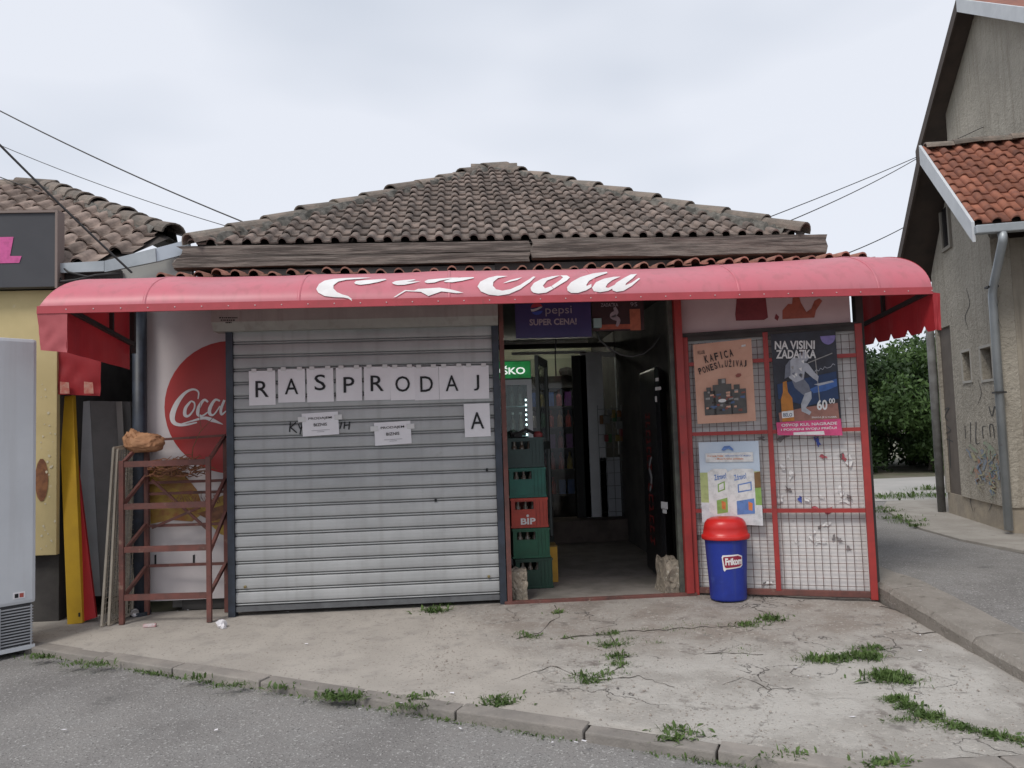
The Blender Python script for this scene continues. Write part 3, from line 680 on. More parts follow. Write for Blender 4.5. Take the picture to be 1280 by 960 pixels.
# ================================================================== AWNING
AZF, AB = 2.285, .35
def ab(x):
    q = max(0, min(1, (x-1.4)/1.7)); return AB+.062*q*q*(3-2*q)
AXL, AXR = -2.60, 3.39
awn = thing('awning', 'faded red barrel awning with white flowing script across its front', 'awning', (.4, 0, 2.2))
def aw(x, th, o=0):
    c, s_ = math.cos(th), math.sin(th); n_ = V((0, -c/1.0, s_/AB)).normalized()
    sag = (.012*noise.noise(V((x*.9, th*1.3, 0)))+.006*noise.noise(V((x*3.1+th, th*1.1, 4)))-.007*abs(math.sin(x*math.pi/1.02)))*math.sin(2*th)
    return V((x, -c, AZF+ab(x)*s_))+n_*(o+sag)
mb = MB(); na, nt = 120, 18
for i in range(na+1):
    x = AXL-.19+(AXR-AXL+.19)*i/na
    for j in range(nt+1):
        th = j/nt*R(90); xx = x
        if i == 0: xx = AXL-.19+.19*(j/nt)**.8
        mb.v.append(tuple(aw(max(xx, AXL-.19+.19*(j/nt)**.8), th)))
for i in range(na):
    for j in range(nt): a = i*(nt+1)+j; mb.f.append((a, a+nt+1, a+nt+2, a+1))
mb.build('canopy', pvc, awn, smooth=True)
band = MB()
for i in range(61):
    x = AXL-.19+(AXR-AXL+.19)*i/60; w = .004*noise.noise(V((x*3, 0, 1)))
    band.v += [(x, -1.004+w, AZF+.018), (x, -1.007+w, AZF-.033), (x, -.985+w, AZF-.033)]
for i in range(60):
    for j in range(2): a = i*3+j; band.f.append((a, a+1, a+4, a+3))
bd = band.build('front_hem', M('hem_red', (.44, .055, .07), (.38, .05, .06), 8, .5, spots=[((.25, .06, .06), 10, .62, .75)]), awn)
x = AXL
while x < AXR:
    MB().lathe([(.0045, 0), (.0045, .003), (.002, .004)], 8, Matrix.Translation((x, -1.006, AZF-.008)) @ Matrix.Rotation(R(90), 4, 'X')).build('rivet', M('rivet', (.55, .42, .42), None, rough=.4), bd); x += .176
def ahit(px, py):                      # sight line -> (x, theta) on the barrel
    d = ray(px, py); a = d.y**2+(d.z/AB)**2; oz = CAM.z-AZF
    b_ = 2*(CAM.y*d.y+oz*d.z/AB**2); c_ = CAM.y**2+(oz/AB)**2-1; D = b_*b_-4*a*c_
    t_ = (-b_-math.sqrt(max(D, 0)))/(2*a); p = CAM+d*t_
    return p.x, math.atan2((p.z-AZF)/AB, -p.y)
S1 = lambda P: [ahit(380+x/5.818, 325+y/5.818+.3) for x, y in P]
S2 = lambda P: [ahit(590+x/5.818, 325+y/5.818+.3) for x, y in P]
glyphs = [S1(p) for p in (
    [(90, 215), (110, 180), (150, 155), (220, 140), (300, 132), (400, 127), (490, 126), (400, 137), (310, 145), (250, 160), (215, 187), (215, 210), (240, 235), (280, 252), (320, 262), (345, 280), (350, 298), (325, 281), (290, 273), (220, 271), (150, 263), (105, 240)],
    [(365, 165), (380, 152), (440, 145), (520, 139), (590, 134), (600, 140), (540, 158), (470, 172), (410, 180), (375, 175)],
    [(640, 162), (665, 150), (720, 143), (800, 137), (812, 142), (745, 155), (850, 152), (790, 166), (730, 178), (680, 180), (650, 172)],
    [(878, 154), (900, 142), (980, 137), (1050, 133), (1130, 131), (990, 152), (950, 165), (900, 168), (880, 162)],
    [(1015, 157), (1080, 138), (1160, 130), (1235, 126), (1235, 133), (1150, 155), (1080, 166), (1030, 164)],
    [(650, 272), (735, 218), (800, 222), (830, 210), (985, 203), (1060, 215), (1160, 240), (1110, 243), (1000, 230), (905, 262), (850, 232), (740, 226), (670, 268)])]
glyphs += [S2(p) for p in (
    [(260, 118), (190, 133), (155, 162), (152, 190), (175, 215), (220, 225), (280, 215), (350, 185), (420, 140), (445, 122), (462, 125), (420, 165), (350, 215), (270, 248), (190, 260), (120, 252), (65, 230), (40, 195), (60, 160), (120, 130), (180, 116)],
    [(225, 172), (280, 148), (365, 128), (330, 148), (250, 168)],
    [(430, 225), (425, 205), (450, 170), (510, 138), (580, 122), (640, 116), (600, 131), (545, 152), (515, 190), (530, 208), (575, 193), (592, 210), (540, 238), (480, 245), (445, 238)],
    [(578, 192), (640, 150), (662, 130), (642, 116), (690, 116), (712, 130), (690, 152), (595, 209)],
    [(690, 200), (720, 165), (790, 127), (880, 100), (980, 88), (985, 96), (900, 127), (850, 155), (830, 185), (835, 192), (868, 176), (868, 200), (830, 222), (770, 240), (720, 240), (695, 225)],
    [(872, 205), (900, 165), (960, 137), (1030, 122), (1080, 120), (1020, 147), (985, 175), (970, 200), (990, 205), (1040, 180), (1046, 196), (990, 225), (930, 235), (885, 228)],
    [(1018, 205), (1050, 165), (1110, 127), (1155, 104), (1200, 99), (1170, 130), (1120, 170), (1115, 185), (1160, 165), (1215, 128), (1222, 135), (1160, 190), (1100, 225), (1050, 232), (1022, 222)])]
for k in range(6):                     # welded seams of the vinyl
    x = AXL+.5+k*1.02; mb = MB()
    for j in range(19):
        th = j/18*R(90); mb.v += [tuple(aw(x-.011, th, .0015)), tuple(aw(x-.009, th, .004)), tuple(aw(x+.009, th, .004)), tuple(aw(x+.011, th, .0015))]
    for j in range(18):
        for q in range(3): a = j*4+q; mb.f.append((a, a+4, a+5, a+1))
    mb.build('seam', MATS['awning_vinyl'], awn, smooth=True)
for g in glyphs:
    mb = MB(); fillmap(mb, g, lambda u, v: aw(u, v, .0065), .03); mb.build('script_letter', white, awn)
# hanging cloth at both ends, with the frame inside
def cloth(name, P, mat, parent, n=12, amp=.012, cut=None):   # P: TL TR BR BL
    mb = MB(); P = [V(p) for p in P]; nrm = (P[1]-P[0]).cross(P[3]-P[0]).normalized()
    for i in range(n+1):
        for j in range(n+1):
            q = P[0].lerp(P[1], i/n).lerp(P[3].lerp(P[2], i/n), j/n)
            mb.v.append(tuple(q+nrm*amp*noise.noise(V((i*.4, j*.35, P[0].x)))*(j/n+.2)))
    for i in range(n):
        for j in range(n):
            k = i*(n+1)+j; mb.f.append((k, k+n+1, k+n+2, k+1))
    if cut:
        for i in cut:
            k = i*(n+1)+n-1; v0 = V(mb.v[k+1]); mb.v[k+1] = tuple(v0+V((0, 0, .045)))
    return mb.build(name, mat, parent, smooth=True)
fz = A(65, 441, -1.0).z
cloth('corner_flap', [(AXL-.19, -1.0, AZF-.03), (AXL+.005, -1.002, AZF-.03), (AXL+.005, -1.0, fz), (AXL-.17, -.99, fz+.02)], M('faded_flap', (.46, .10, .11), (.40, .08, .09), 4, .55, spots=[((.52, .22, .22), 6, .6, .75)]), awn)
sp = MB()   # left side: fan of the barrel end, then the drop
def endfan(x, zb0, zb1, notch, nm):
    mb = MB(); n = 26
    for i in range(n+1):
        y = -1+i/n*.98; th = math.acos(max(-1, min(1, -y))); zt = AZF+ab(x)*math.sin(th); zb = zb0+(zb1-zb0)*i/n
        if notch and i % 6 == 3: zb += .045
        e = .012*noise.noise(V((i*.3, x, 2)))
        mb.v += [(x, y, zt-.004), (x+e*.4, y, (zt+zb)/2), (x+e, y, zb)]
    for i in range(n):
        for j in range(2): a = i*3+j; mb.f.append((a, a+1, a+4, a+3))
    return mb.build(nm, pvcred, awn)
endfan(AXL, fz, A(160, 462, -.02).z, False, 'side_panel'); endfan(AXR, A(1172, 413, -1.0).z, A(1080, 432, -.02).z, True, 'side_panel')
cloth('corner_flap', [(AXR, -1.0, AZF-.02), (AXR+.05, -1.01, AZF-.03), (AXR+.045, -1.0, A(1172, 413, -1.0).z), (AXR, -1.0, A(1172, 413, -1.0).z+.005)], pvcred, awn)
steel = M('dark_steel', (.03, .028, .028), None, rough=.6)
for x in (AXL+.03, AXR-.03):
    MB().bar((x, -.98, AZF-.02), (x, -.02, AZF-.13), .03).build('frame_bar', steel, awn); MB().bar((x, -.40, AZF-.09), (x, -.40, AZF+.27), .026).build('frame_bar', steel, awn)
    MB().bar((x, -.02, AZF-.2), (x, -.02, AZF+.32), .03).build('frame_bar', steel, awn)
MB().bar((AXL+.03, -.965, AZF-.012), (AXR-.03, -.965, AZF-.012), .03).build('frame_bar', steel, awn)
# ================================================================== PAPERS ON THE SHUTTER
def sheet(name, label, px0, px1, py0, py1, rot, group=None, off=-.020):
    a, c = A(px0, py1, off), A(px1, py0, off); w, h = c.x-a.x, c.z-a.z
    t_ = thing(name, label, 'paper', ((a.x+c.x)/2, off, a.z), 0, group)
    T = Matrix.Translation(((a.x+c.x)/2, off, (a.z+c.z)/2)) @ Matrix.Rotation(-rot, 4, 'Y') @ Matrix.Rotation(R(90), 4, 'X')
    mb = MB(); n = 8
    for i in range(n+1):
        for j in range(n+1):
            e = .004*noise.noise(V((i*.5+px0, j*.5, py0)))+(.006 if (i in (0, n) and j in (0, n)) else 0)*rr(0, 1)
            mb.v.append(tuple(T @ V((-w/2+w*i/n, -h/2+h*j/n, abs(e)))))
    for i in range(n):
        for j in range(n): k = i*(n+1)+j; mb.f.append((k, k+n+1, k+n+2, k+1))
    mb.build('sheet', paper, t_, smooth=True)
    return t_, T, w, h
gname = 'letter sheets spelling a word on the shutter'
LET = [('R', 311.5, 344, 463, 507, 'first of the taped row'), ('A', 348, 381, 461, 503.5, 'between the R and the S'), ('S', 384, 416.5, 460, 503, 'between two other sheets'), ('P', 420.5, 452, 459, 501.5, 'after the S'), ('R', 455.5, 487.5, 458, 500.5, 'between the P and the O'),
       ('O', 488.5, 518, 458, 500.5, 'before the D'), ('D', 518.5, 548, 458, 500.5, 'after the O'), ('A', 549.5, 580, 457, 499.5, 'between the D and the J'), ('J', 580.5, 610.5, 456.5, 499, 'last of the upper row')]
for i, (ch, x0, x1, y0, y1, wh) in enumerate(LET):
    t_, T, w, h = sheet('letter_sheet', f'white sheet with big black letter {ch} on shutter, {wh}', x0, x1, y0, y1, R(rr(.2, 1.6)-.9), gname)
    lw = {'S': .42, 'J': .22, 'P': .42, 'O': .6, 'D': .52}.get(ch, .50)*w; lh = .47*h
    dy = {'S': .08, 'R': -.03 if i == 0 else .0}.get(ch, -.02)*h
    text(ch, lw, lh, T @ Matrix.Translation((-lw/2+(.0 if ch != 'J' else 0), -lh/2+dy, .007)), ink, t_, 'printed_letter', .004)
    for q in (-.3, .3): MB().poly([T @ V((q*w-.02, h/2-.012, .0065)), T @ V((q*w+.02, h/2-.012, .0065)), T @ V((q*w+.02, h/2+.018, .003)), T @ V((q*w-.02, h/2+.018, .003))]).build('tape', tape, t_)
t_, T, w, h = sheet('letter_sheet', 'white sheet with black letter A hung alone below the J sheet', 581, 612, 504, 546.5, R(.6), gname)
text('A', .52*w, .5*h, T @ Matrix.Translation((-.26*w, -.26*h, .007)), ink, t_, 'printed_letter', .004)
for x0, x1, y0, y1, lb in ((378, 423, 515, 545, 'small white for sale notice taped over black scrawl on shutter'), (468.5, 513.5, 526.5, 556.5, 'small white for sale notice taped below the P and R sheets')):
    t_, T, w, h = sheet('sale_notice', lb, x0, x1, y0, y1, R(2.0), 'sale notices on the shutter')
    text('PRODAJEM', .64*w, .13*h, T @ Matrix.Translation((-.32*w, .18*h, .007)), ink, t_, 'lettering', .004); text('BIZNIS', .36*w, .13*h, T @ Matrix.Translation((-.18*w, -.09*h, .007)), ink, t_, 'lettering', .01)
    for yy, ww in ((-.27, .5), (-.34, .2)): MB().poly([T @ V((a*ww*w/2, yy*h+c*.008*h, .0065)) for a, c in ((-1, -1), (1, -1), (1, 1), (-1, 1))]).build('fine_print', flat('print_faint', (.3, .3, .32)), t_)
    for q in (-1, 1): MB().poly([T @ V((q*w/2+a*.03, .25*h+c*.02, .006)) for a, c in ((-1, -1), (1, -1), (1, 1), (-1, 1))]).build('tape', tape, t_)
# ================================================================== BIN
bp_ = GS(912, 750); BL = V((bp_.x, bp_.y+.02, zs(bp_.y)+.006))
binr = thing('litter_bin', 'blue plastic bin with red domed lid beside the grille', 'bin', BL)
BSC = .895
def ell(prof, name, mat, n=32, sq=.86, k=None):
    mb = MB(); vs = []
    for r_, z in prof:
        for j in range(n): a = 2*math.pi*j/n; vs.append((BL.x+BSC*r_*math.cos(a), BL.y+BSC*r_*sq*math.sin(a), BL.z+BSC*z))
    fs = [(i*n+j, i*n+(j+1) % n, (i+1)*n+(j+1) % n, (i+1)*n+j) for i in range(len(prof)-1) for j in range(n)]
    fs += [tuple(range(n))[::-1], tuple(range((len(prof)-1)*n, len(prof)*n))]
    return mb.add(vs, fs).build(name, mat, binr, smooth=True)
blue = M('blue_plastic', (.014, .035, .29), (.012, .026, .21), 5, .5, bump=.05, spots=[((.04, .075, .34), 9, .58, .75), ((.10, .12, .30), 40, .68, .74)], streak=((.05, .07, .22), .5))
redpl = M('red_plastic', (.62, .025, .02), (.54, .02, .02), 5, .35)
ell([(.150, 0), (.158, .004), (.160, .02), (.163, .12), (.185, .52), (.187, .53)], 'body', blue)
ell([(.187, .535), (.208, .528), (.212, .535), (.212, .558), (.207, .566), (.196, .572), (.194, .60), (.188, .622), (.190, .627), (.178, .668), (.155, .698), (.12, .712), (.04, .717), (.004, .717)], 'lid', redpl)
def bcyl(u, z, o=.003):                 # u radians from the front
    r_ = .163+(.185-.163)*max(0, (z-.12))/.40+o; a = -math.pi/2+u-.42; return (BL.x+BSC*r_*math.cos(a), BL.y+BSC*r_*.86*math.sin(a), BL.z+BSC*z)
def bsh(pts, mat, nm, o):
    mb = MB(); fillmap(mb, pts, lambda u, v: bcyl(u, v, o), .03); return mb.build(nm, mat, binr)
bsh([(-.10, .385), (-.05, .402), (.7, .408), (.95, .39), (.97, .31), (.85, .293), (.1, .28), (-.0, .262), (-.05, .275)], white, 'brand_plate', .002)
bsh([(-.04, .375), (.0, .388), (.7, .396), (.9, .382), (.92, .318), (.8, .303), (.1, .292), (.02, .30)], flat('plate_crimson', (.30, .02, .05)), 'brand_plate', .0035)
me = textmesh('Frikom', .86, .062, .05); me.materials.clear(); me.materials.append(white)
for v in me.vertices: v.co = V(bcyl(.06+v.co.x, .315+v.co.y+v.co.x*.006, .005))
me.transform(wmat(binr).inverted()); o = bpy.data.objects.new('lettering', me); col.objects.link(o); o.parent = binr
# ================================================================== DOORWAY CONTENT
crate_cols = [('dark green', (.012, .05, .03)), ('green', (.012, .11, .055)), ('orange red', (.50, .055, .03)), ('teal green', (.01, .13, .095)), ('grey green', (.02, .05, .045))]
cx0, cx1, cyf = A(640, 650, .5).x, A(685.5, 650, .5).x, .5
cw = cx1-cx0; ch_ = .262
def crate(z0, colr, lab, dx, k):
    t_ = thing('beer_crate', lab, 'crate', ((cx0+cx1)/2+dx, cyf+.17, z0), 0, 'crates stacked in the doorway')
    m_ = M('crate_'+str(k), colr, tuple(c*.7 for c in colr), 6, .45)
    x0, x1, y0, y1, z1 = cx0+dx, cx1+dx, cyf, cyf+.36, z0+ch_-.004; w = .02
    sx0, sx1, sz0, sz1 = x0+.035, x0+cw*.62, z0+.16, z0+.228
    mb = MB()
    mb.box((x0, y0, z0), (x1, y0+w, sz0)).box((x0, y0, sz1), (x1, y0+w, z1)).box((x0, y0, sz0), (sx0, y0+w, sz1)).box((sx1, y0, sz0), (x1, y0+w, sz1))
    mb.box((x0, y0+w, z0), (x0+w, y1, z1)).box((x1-w, y0+w, z0), (x1, y1, z1)).box((x0+w, y1-w, z0), (x1-w, y1, z1)).box((x0+w, y0+w, z0), (x1-w, y1-w, z0+.02))
    mb.build('shell', m_, t_)
    mb = MB(); mb.box((x0-.006, y0-.006, z1-.018), (x1+.006, y0-.0005, z1-.002)).box((x0-.006, y0-.006, z0+.004), (x1+.006, y0-.0005, z0+.02))
    for q in (.70, .80, .90, .985): mb.box((x0+cw*q-.004, y0-.006, z0+.02), (x0+cw*q+.004, y0-.0005, z1-.018))
    mb.build('ribs', m_, t_)
    return t_, (x0, x1, y0, sz0, sz1, sx0, sx1)
bot = MB().lathe([(.030, 0), (.031, .004), (.031, .12), (.024, .15), (.013, .175), (.012, .215), (.0145, .217), (.0145, .232), (.004, .234)], 10)
bme = bpy.data.meshes.new('bottle'); bme.from_pydata(bot.v, [], bot.f); bme.materials.append(M('bottle_glass', (.10, .07, .05), (.2, .18, .15), 30, .2))
capm = MB().lathe([(.016, .214), (.016, .234), (.012, .237)], 10); cme = bpy.data.meshes.new('cap'); cme.from_pydata(capm.v, [], capm.f); cme.materials.append(flat('bottle_cap', (.6, .58, .55)))
def bottle(p, lab, grp):
    o = bpy.data.objects.new('bottle', bme); col.objects.link(o); o.location = p; tag(o, lab, 'bottle', grp)
    c = bpy.data.objects.new('cap', cme); col.objects.link(c); c.parent = o
    return o
for k, (cn, cc) in enumerate(crate_cols):
    lab = [f'{cn} plastic beer crate at the bottom of the stack', f'{cn} plastic beer crate under the orange red crate', f'{cn} plastic beer crate with white lettering in the stack', f'{cn} plastic beer crate on top of the orange red crate', f'{cn} plastic beer crate on top of the stack'][k]
    t_, (x0, x1, y0, sz0, sz1, sx0, sx1) = crate(.006+k*ch_, cc, lab, [.02, .004, -.004, -.012, -.02][k], k)
    for i in range(3): bottle((x0+.065+i*.065, y0+.058, .006+k*ch_+.0205), f'brown beer bottle with pale cap standing in the {cn} crate', 'bottles in the crates')
    if k == 2:
        text('BIP', .13, .055, frame(V((x0+.08, y0-.003, .006+k*ch_+.03)), (1, 0, 0), (0, 0, 1)), white, t_, 'lettering', .03)
        MB().lathe([(.012, 0), (.012, .002)], 10, Matrix.Translation((x0+.142, y0-.003, .006+k*ch_+.105)) @ Matrix.Rotation(R(90), 4, 'X')).build('lettering', white, t_)
ztop = .006+5*ch_
hnd = thing('garden_tools', 'dark jumble of tools lying on the top crate', 'tool', (cx0+.15, .62, ztop))
MB().tube([(cx0+.04, .56, ztop+.02), (cx0+.16, .62, ztop+.07), (cx0+.24, .6, ztop+.03)], .014, 6).build('handle', steel, hnd); MB().lathe([(.04, 0), (.042, .03), (.02, .05)], 12, Matrix.Translation((cx0+.26, .58, ztop))).build('knob', flat('faded_red', (.25, .05, .05)), hnd)
MB().box((cx0+.02, .6, ztop), (cx0+.12, .75, ztop+.05)).build('block', steel, hnd, bevel=.008)
# stones, yellow box
def stone(name, lab, x0, x1, y0, y1, z1, taper=0):
    bm = bmesh.new(); bmesh.ops.create_cube(bm, size=1); bmesh.ops.subdivide_edges(bm, edges=bm.edges[:], cuts=7, use_grid_fill=True)
    for v in bm.verts:
        n_ = noise.noise_vector(v.co*8+V((x0*9, 0, 0)))*.075+noise.noise_vector(v.co*2.2+V((x0*9, 0, 0)))*.13; v.co += n_
        v.co.x *= 1-taper*(v.co.z)
    me = bpy.data.meshes.new(name); bm.to_mesh(me); bm.free()
    for v in me.vertices: v.co = ((v.co.x)*(x1-x0), v.co.y*(y1-y0), (v.co.z+.5)*z1*.95)
    me.materials.append(M('aggregate', (.33, .28, .22), (.22, .19, .15), 20, .95, bump=1, bsc=40, spots=[((.48, .44, .38), 35, .58, .68), ((.12, .10, .08), 30, .62, .7)]))
    o = bpy.data.objects.new(name, me); col.objects.link(o); o.location = ((x0+x1)/2, (y0+y1)/2, .0); tag(o, lab, 'concrete block'); return o
stone('concrete_block', 'rough concrete block at the foot of the beer crates', A(641, 740, .1).x, A(659, 740, .1).x, .06, .24, .25)
stone('concrete_block', 'rough concrete lump against the red post of the doorway', A(829, 735, .08).x, 1.765, .03, .3, .29, .25)
p = A(687, 720, .72); yb = thing('cardboard_box', 'narrow yellow box standing behind the crates', 'box', (p.x+.05, .85, .0))
q0, q1 = A(686, 684, .75), A(698, 723, .75)
MB().box((q0.x-.06, .75, .006), (q1.x, .98, q0.z)).build('carton', M('yellow_card', (.50, .28, .03), (.42, .22, .03), 8, .7), yb, bevel=.004); MB().box((q0.x-.062, .748, q0.z), (q1.x+.002, .982, q0.z+.012)).build('lid', flat('ochre', (.2, .12, .02)), yb)
# lit beer fridge
fx0, fx1, fy = A(628, 500, 1.5).x, A(665, 500, 1.5).x, 1.5
fz1, fz0, fzb = A(648, 451, 1.5).z, A(648, 474, 1.5).z, .05
fx0 -= .22
fr = thing('drinks_fridge', 'glass door drinks fridge with lit green sign behind the crates', 'fridge', ((fx0+fx1)/2, fy+.3, 0))
cab = M('fridge_grey', (.20, .23, .22), (.16, .18, .17), 4, .5)
mb = MB(); D = .62
mb.box((fx0, fy+.02, fzb), (fx0+.03, fy+D, fz0)).box((fx1-.03, fy+.02, fzb), (fx1, fy+D, fz0)).box((fx0+.03, fy+D-.03, fzb), (fx1-.03, fy+D, fz0)).box((fx0+.03, fy+.02, fzb), (fx1-.03, fy+D-.03, fzb+.1)).box((fx0+.03, fy+.02, fz0-.03), (fx1-.03, fy+D-.03, fz0))
mb.build('cabinet', cab, fr)
MB().box((fx0, fy-.02, fz0+.003), (fx1, fy+D, fz1)).build('header_box', cab, fr)
hd = MB().box((fx0+.008, fy-.03, fz0+.01), (fx1-.008, fy-.021, fz1-.008)).build('lit_sign', M('green_sign', (.012, .20, .05), (.006, .09, .02), 7, .4, emit=.55), fr)
text('LAŠKO', .36, .088, frame(V((A(656, 463, fy).x-.36, fy-.032, A(648, 468, fy).z)), (1, 0, 0), (0, 0, 1)), M('lit_white', (.8, .85, .8), None, emit=.7), fr, 'lettering', .02)
mb = MB(); mb.box((fx0, fy-.02, fzb), (fx0+.05, fy+.018, fz0-.004)).box((fx1-.05, fy-.02, fzb), (fx1, fy+.018, fz0-.004)).box((fx0+.05, fy-.02, fz0-.06), (fx1-.05, fy+.018, fz0-.004)).box((fx0+.05, fy-.02, fzb), (fx1-.05, fy+.018, fzb+.06))
mb.build('door_frame', greyframe, fr)
MB().box((fx0+.05, fy-.004, fzb+.06), (fx1-.05, fy, fz0-.06)).build('door_glass', glassm, fr)
ledm = M('led', (.85, .95, 1), None, emit=6)
zq = fz0-.22
while zq > 1.2: MB().box((fx1-.066, fy+.03, zq), (fx1-.056, fy+.04, zq+.018)).build('led', ledm, fr); zq -= .05
for zq in (.55, .95, 1.32, 1.62): MB().box((fx0+.04, fy+.06, zq), (fx1-.04, fy+D-.04, zq+.012)).build('shelf', M('shelf_wire', (.25, .3, .3), None, rough=.4), fr)
for zq in (1.332, 1.632):
    for i in range(4): bottle((fx0+.24+i*.085, fy+.15, zq+.001), 'bottle on the %s shelf of the lit drinks fridge' % ('topmost' if zq > 1.5 else 'second'), 'bottles in the fridge')
# open glazed door leaf beside the fridge
lf = thing('door_leaf', 'grey framed glazed door leaf standing open beside the lit fridge', 'door', (.82, 1.9, 0))
la, lb_ = V((fx1+.03, 1.42, 0)), V((A(682, 500, 2.1).x, 2.1, 0))
lu = (lb_-la).normalized(); ll = (lb_-la).length; lz = A(672, 447, 1.7).z
for u0, u1, z0, z1 in ((0, .07, .02, lz), (ll-.07, ll, .02, lz), (.07, ll-.07, lz-.08, lz), (.07, ll-.07, .02, .25), (.07, ll-.07, 1.18, 1.26)):
    MB().hexa([la+lu*u0+V((0, 0, z0)), la+lu*u1+V((0, 0, z0)), la+lu*u1+V((.035, 0, z0)), la+lu*u0+V((.035, 0, z0))], [la+lu*u0+V((0, 0, z1)), la+lu*u1+V((0, 0, z1)), la+lu*u1+V((.035, 0, z1)), la+lu*u0+V((.035, 0, z1))]).build('frame_bar', M('leaf_grey', (.13, .15, .145), None, rough=.5), lf)
MB().poly([la+lu*.07+V((.015, 0, .25)), la+lu*(ll-.07)+V((.015, 0, .25)), la+lu*(ll-.07)+V((.015, 0, lz-.08)), la+lu*.07+V((.015, 0, lz-.08))]).build('pane', glassd, lf)
# glazed inner front at the back of the vestibule
DY = 3.45
dr = thing('inner_shop_front', 'grey framed glazed inner door and side pane on a stone step', 'door', (1.0, DY, .27))
def pb(px0, px1, py0, py1, Y=DY, d=.06, mat=greyframe, nm='frame_bar', par=dr):
    a, c = A(px0, py1, Y), A(px1, py0, Y); return MB().box((a.x, Y, a.z), (c.x, Y+d, c.z)).build(nm, mat, par)
pb(733, 752, 439, 647.5); pb(774, 779, 440, 568); pb(752.5, 773.5, 439, 446); pb(640, 732.5, 438, 443.5); pb(752.5, 786, 571, 646, d=.05, mat=M('door_panel', (.5, .52, .55), None, rough=.5), nm='panel')
pb(596, 786, 427, 437, d=.1, mat=dark, nm='transom')
pb(722, 732, 444, 647, d=.04, mat=M('inner_dark', (.03, .03, .03), None))
a, c = A(660, 646, DY+.03), A(772, 446, DY+.03)
MB().poly([(a.x-.3, DY+.03, .28), (c.x, DY+.03, .28), (c.x, DY+.03, c.z), (a.x-.3, DY+.03, c.z)]).build('pane', glassd, dr)
part('partition', dark, ((A(788, 500, DY).x, DY, .27), (1.98, DY+.08, 2.62)))
# shop room behind the glass: pale wall, tube lamp, shelves with goods
part('room_wall', M('pale_green_wall', (.50, .52, .40), (.45, .47, .36), 3, .8), ((-.9, 5.26, 0), (1.98, 5.298, 2.62)))
lamp = thing('tube_lamp', 'fluorescent ceiling tube inside the shop room', 'lamp', (1.2, 4.3, 2.6))
MB().box((.48, 4.26, 2.566), (1.77, 4.34, 2.618)).build('housing', white, lamp); MB().tube([(.5, 4.3, 2.548), (1.75, 4.3, 2.548)], .014, 8).build('tube', M('tube_light', (1, .98, .85), None, emit=14), lamp)
sh_ = thing('goods_shelf', 'dark shelving full of bottles and packets inside the shop room', 'shelf', (.9, 4.8, .0))
shx0, shx1 = .2, 1.75
MB().box((shx0, 5.0, .0), (shx1, 5.03, A(700, 470, 5.0).z)).build('back_panel', dark, sh_)
for zq in (.45, .8, 1.1, 1.4, 1.7, 1.98): MB().box((shx0, 4.7, zq), (shx1, 4.998, zq+.02)).build('board', dark, sh_)
gcols = [(.35, .05, .04), (.04, .1, .3), (.4, .3, .05), (.05, .2, .08), (.45, .42, .4), (.15, .05, .2), (.3, .15, .05), (.5, .5, .52)]
gms = []
for i, c in enumerate(gcols):
    mb = MB().box((-.045, -.05, 0), (.045, .05, .2)) if i % 2 else MB().lathe([(.04, 0), (.04, .14), (.015, .19), (.015, .24), (.004, .242)], 10)
    me = bpy.data.meshes.new('goods'); me.from_pydata(mb.v, [], mb.f); me.materials.append(flat('goods_%d' % i, c, .4)); gms.append(me)
for zq in (.47, .82, 1.12, 1.42, 1.72):
    for i in range(12):
        k = random.randrange(8); o = bpy.data.objects.new('goods_packet' if k % 2 else 'goods_bottle', gms[k]); col.objects.link(o); o.location = (shx0+.08+i*.125, 4.78, zq+.001)
        cnm = ['red', 'dark blue', 'mustard', 'green', 'pale grey', 'purple', 'brown', 'white'][k]; lvn = {.47: 'lowest', .82: 'second lowest', 1.12: 'middle', 1.42: 'second highest', 1.72: 'highest'}[zq]
        tag(o, f'{cnm} packet on the {lvn} dim shelf behind the inner glass' if k % 2 else f'{cnm} bottle on the {lvn} dim shelf behind the inner glass', 'packet' if k % 2 else 'bottle', 'goods on the shop shelves')
hat = thing('dark_fan', 'small dark round fan standing on top of the shelving', 'fan', (A(709, 475, 4.9).x, 4.9, A(700, 470, 5.0).z))
MB().lathe([(.10, 0), (.12, .06), (.10, .10), (.02, .12)], 12, Matrix.Translation(hat.location)).build('body', dark, hat)
# bunches of snack bags hung by the inner door
rk = thing('snack_rack', 'wire rack with small hanging snack bags beside the inner door', 'rack', (A(770, 600, 3.2).x, 3.2, .28))
ra, rb = A(752, 640, 3.25), A(800, 505, 3.25)
mb = MB()
for i in range(7): x = ra.x+(rb.x-ra.x)*i/6; mb.tube([(x, 3.25, .28), (x, 3.25, rb.z)], .004, 4)
for i in range(9): z = .35+(rb.z-.4)*i/8; mb.tube([(ra.x, 3.247, z), (rb.x, 3.247, z)], .004, 4)
mb.build('wire_frame', M('rack_wire', (.16, .17, .17), None, rough=.4, metal=.5), rk)
for i in range(26):
    x = rr(ra.x+.02, rb.x-.02); z = rr(A(770, 550, 3.2).z, rb.z-.05); w, h = rr(.05, .09), rr(.07, .11)
    MB().box((x-w/2, 3.19+rr(0, .03), z-h/2), (x+w/2, 3.235, z+h/2)).build('snack_bag', random.choice([flat('bag%d' % k, c, .35) for k, c in enumerate([(.22, .03, .03), (.25, .18, .03), (.05, .14, .05), (.2, .2, .19), (.22, .09, .02)])]), rk, bevel=.01)
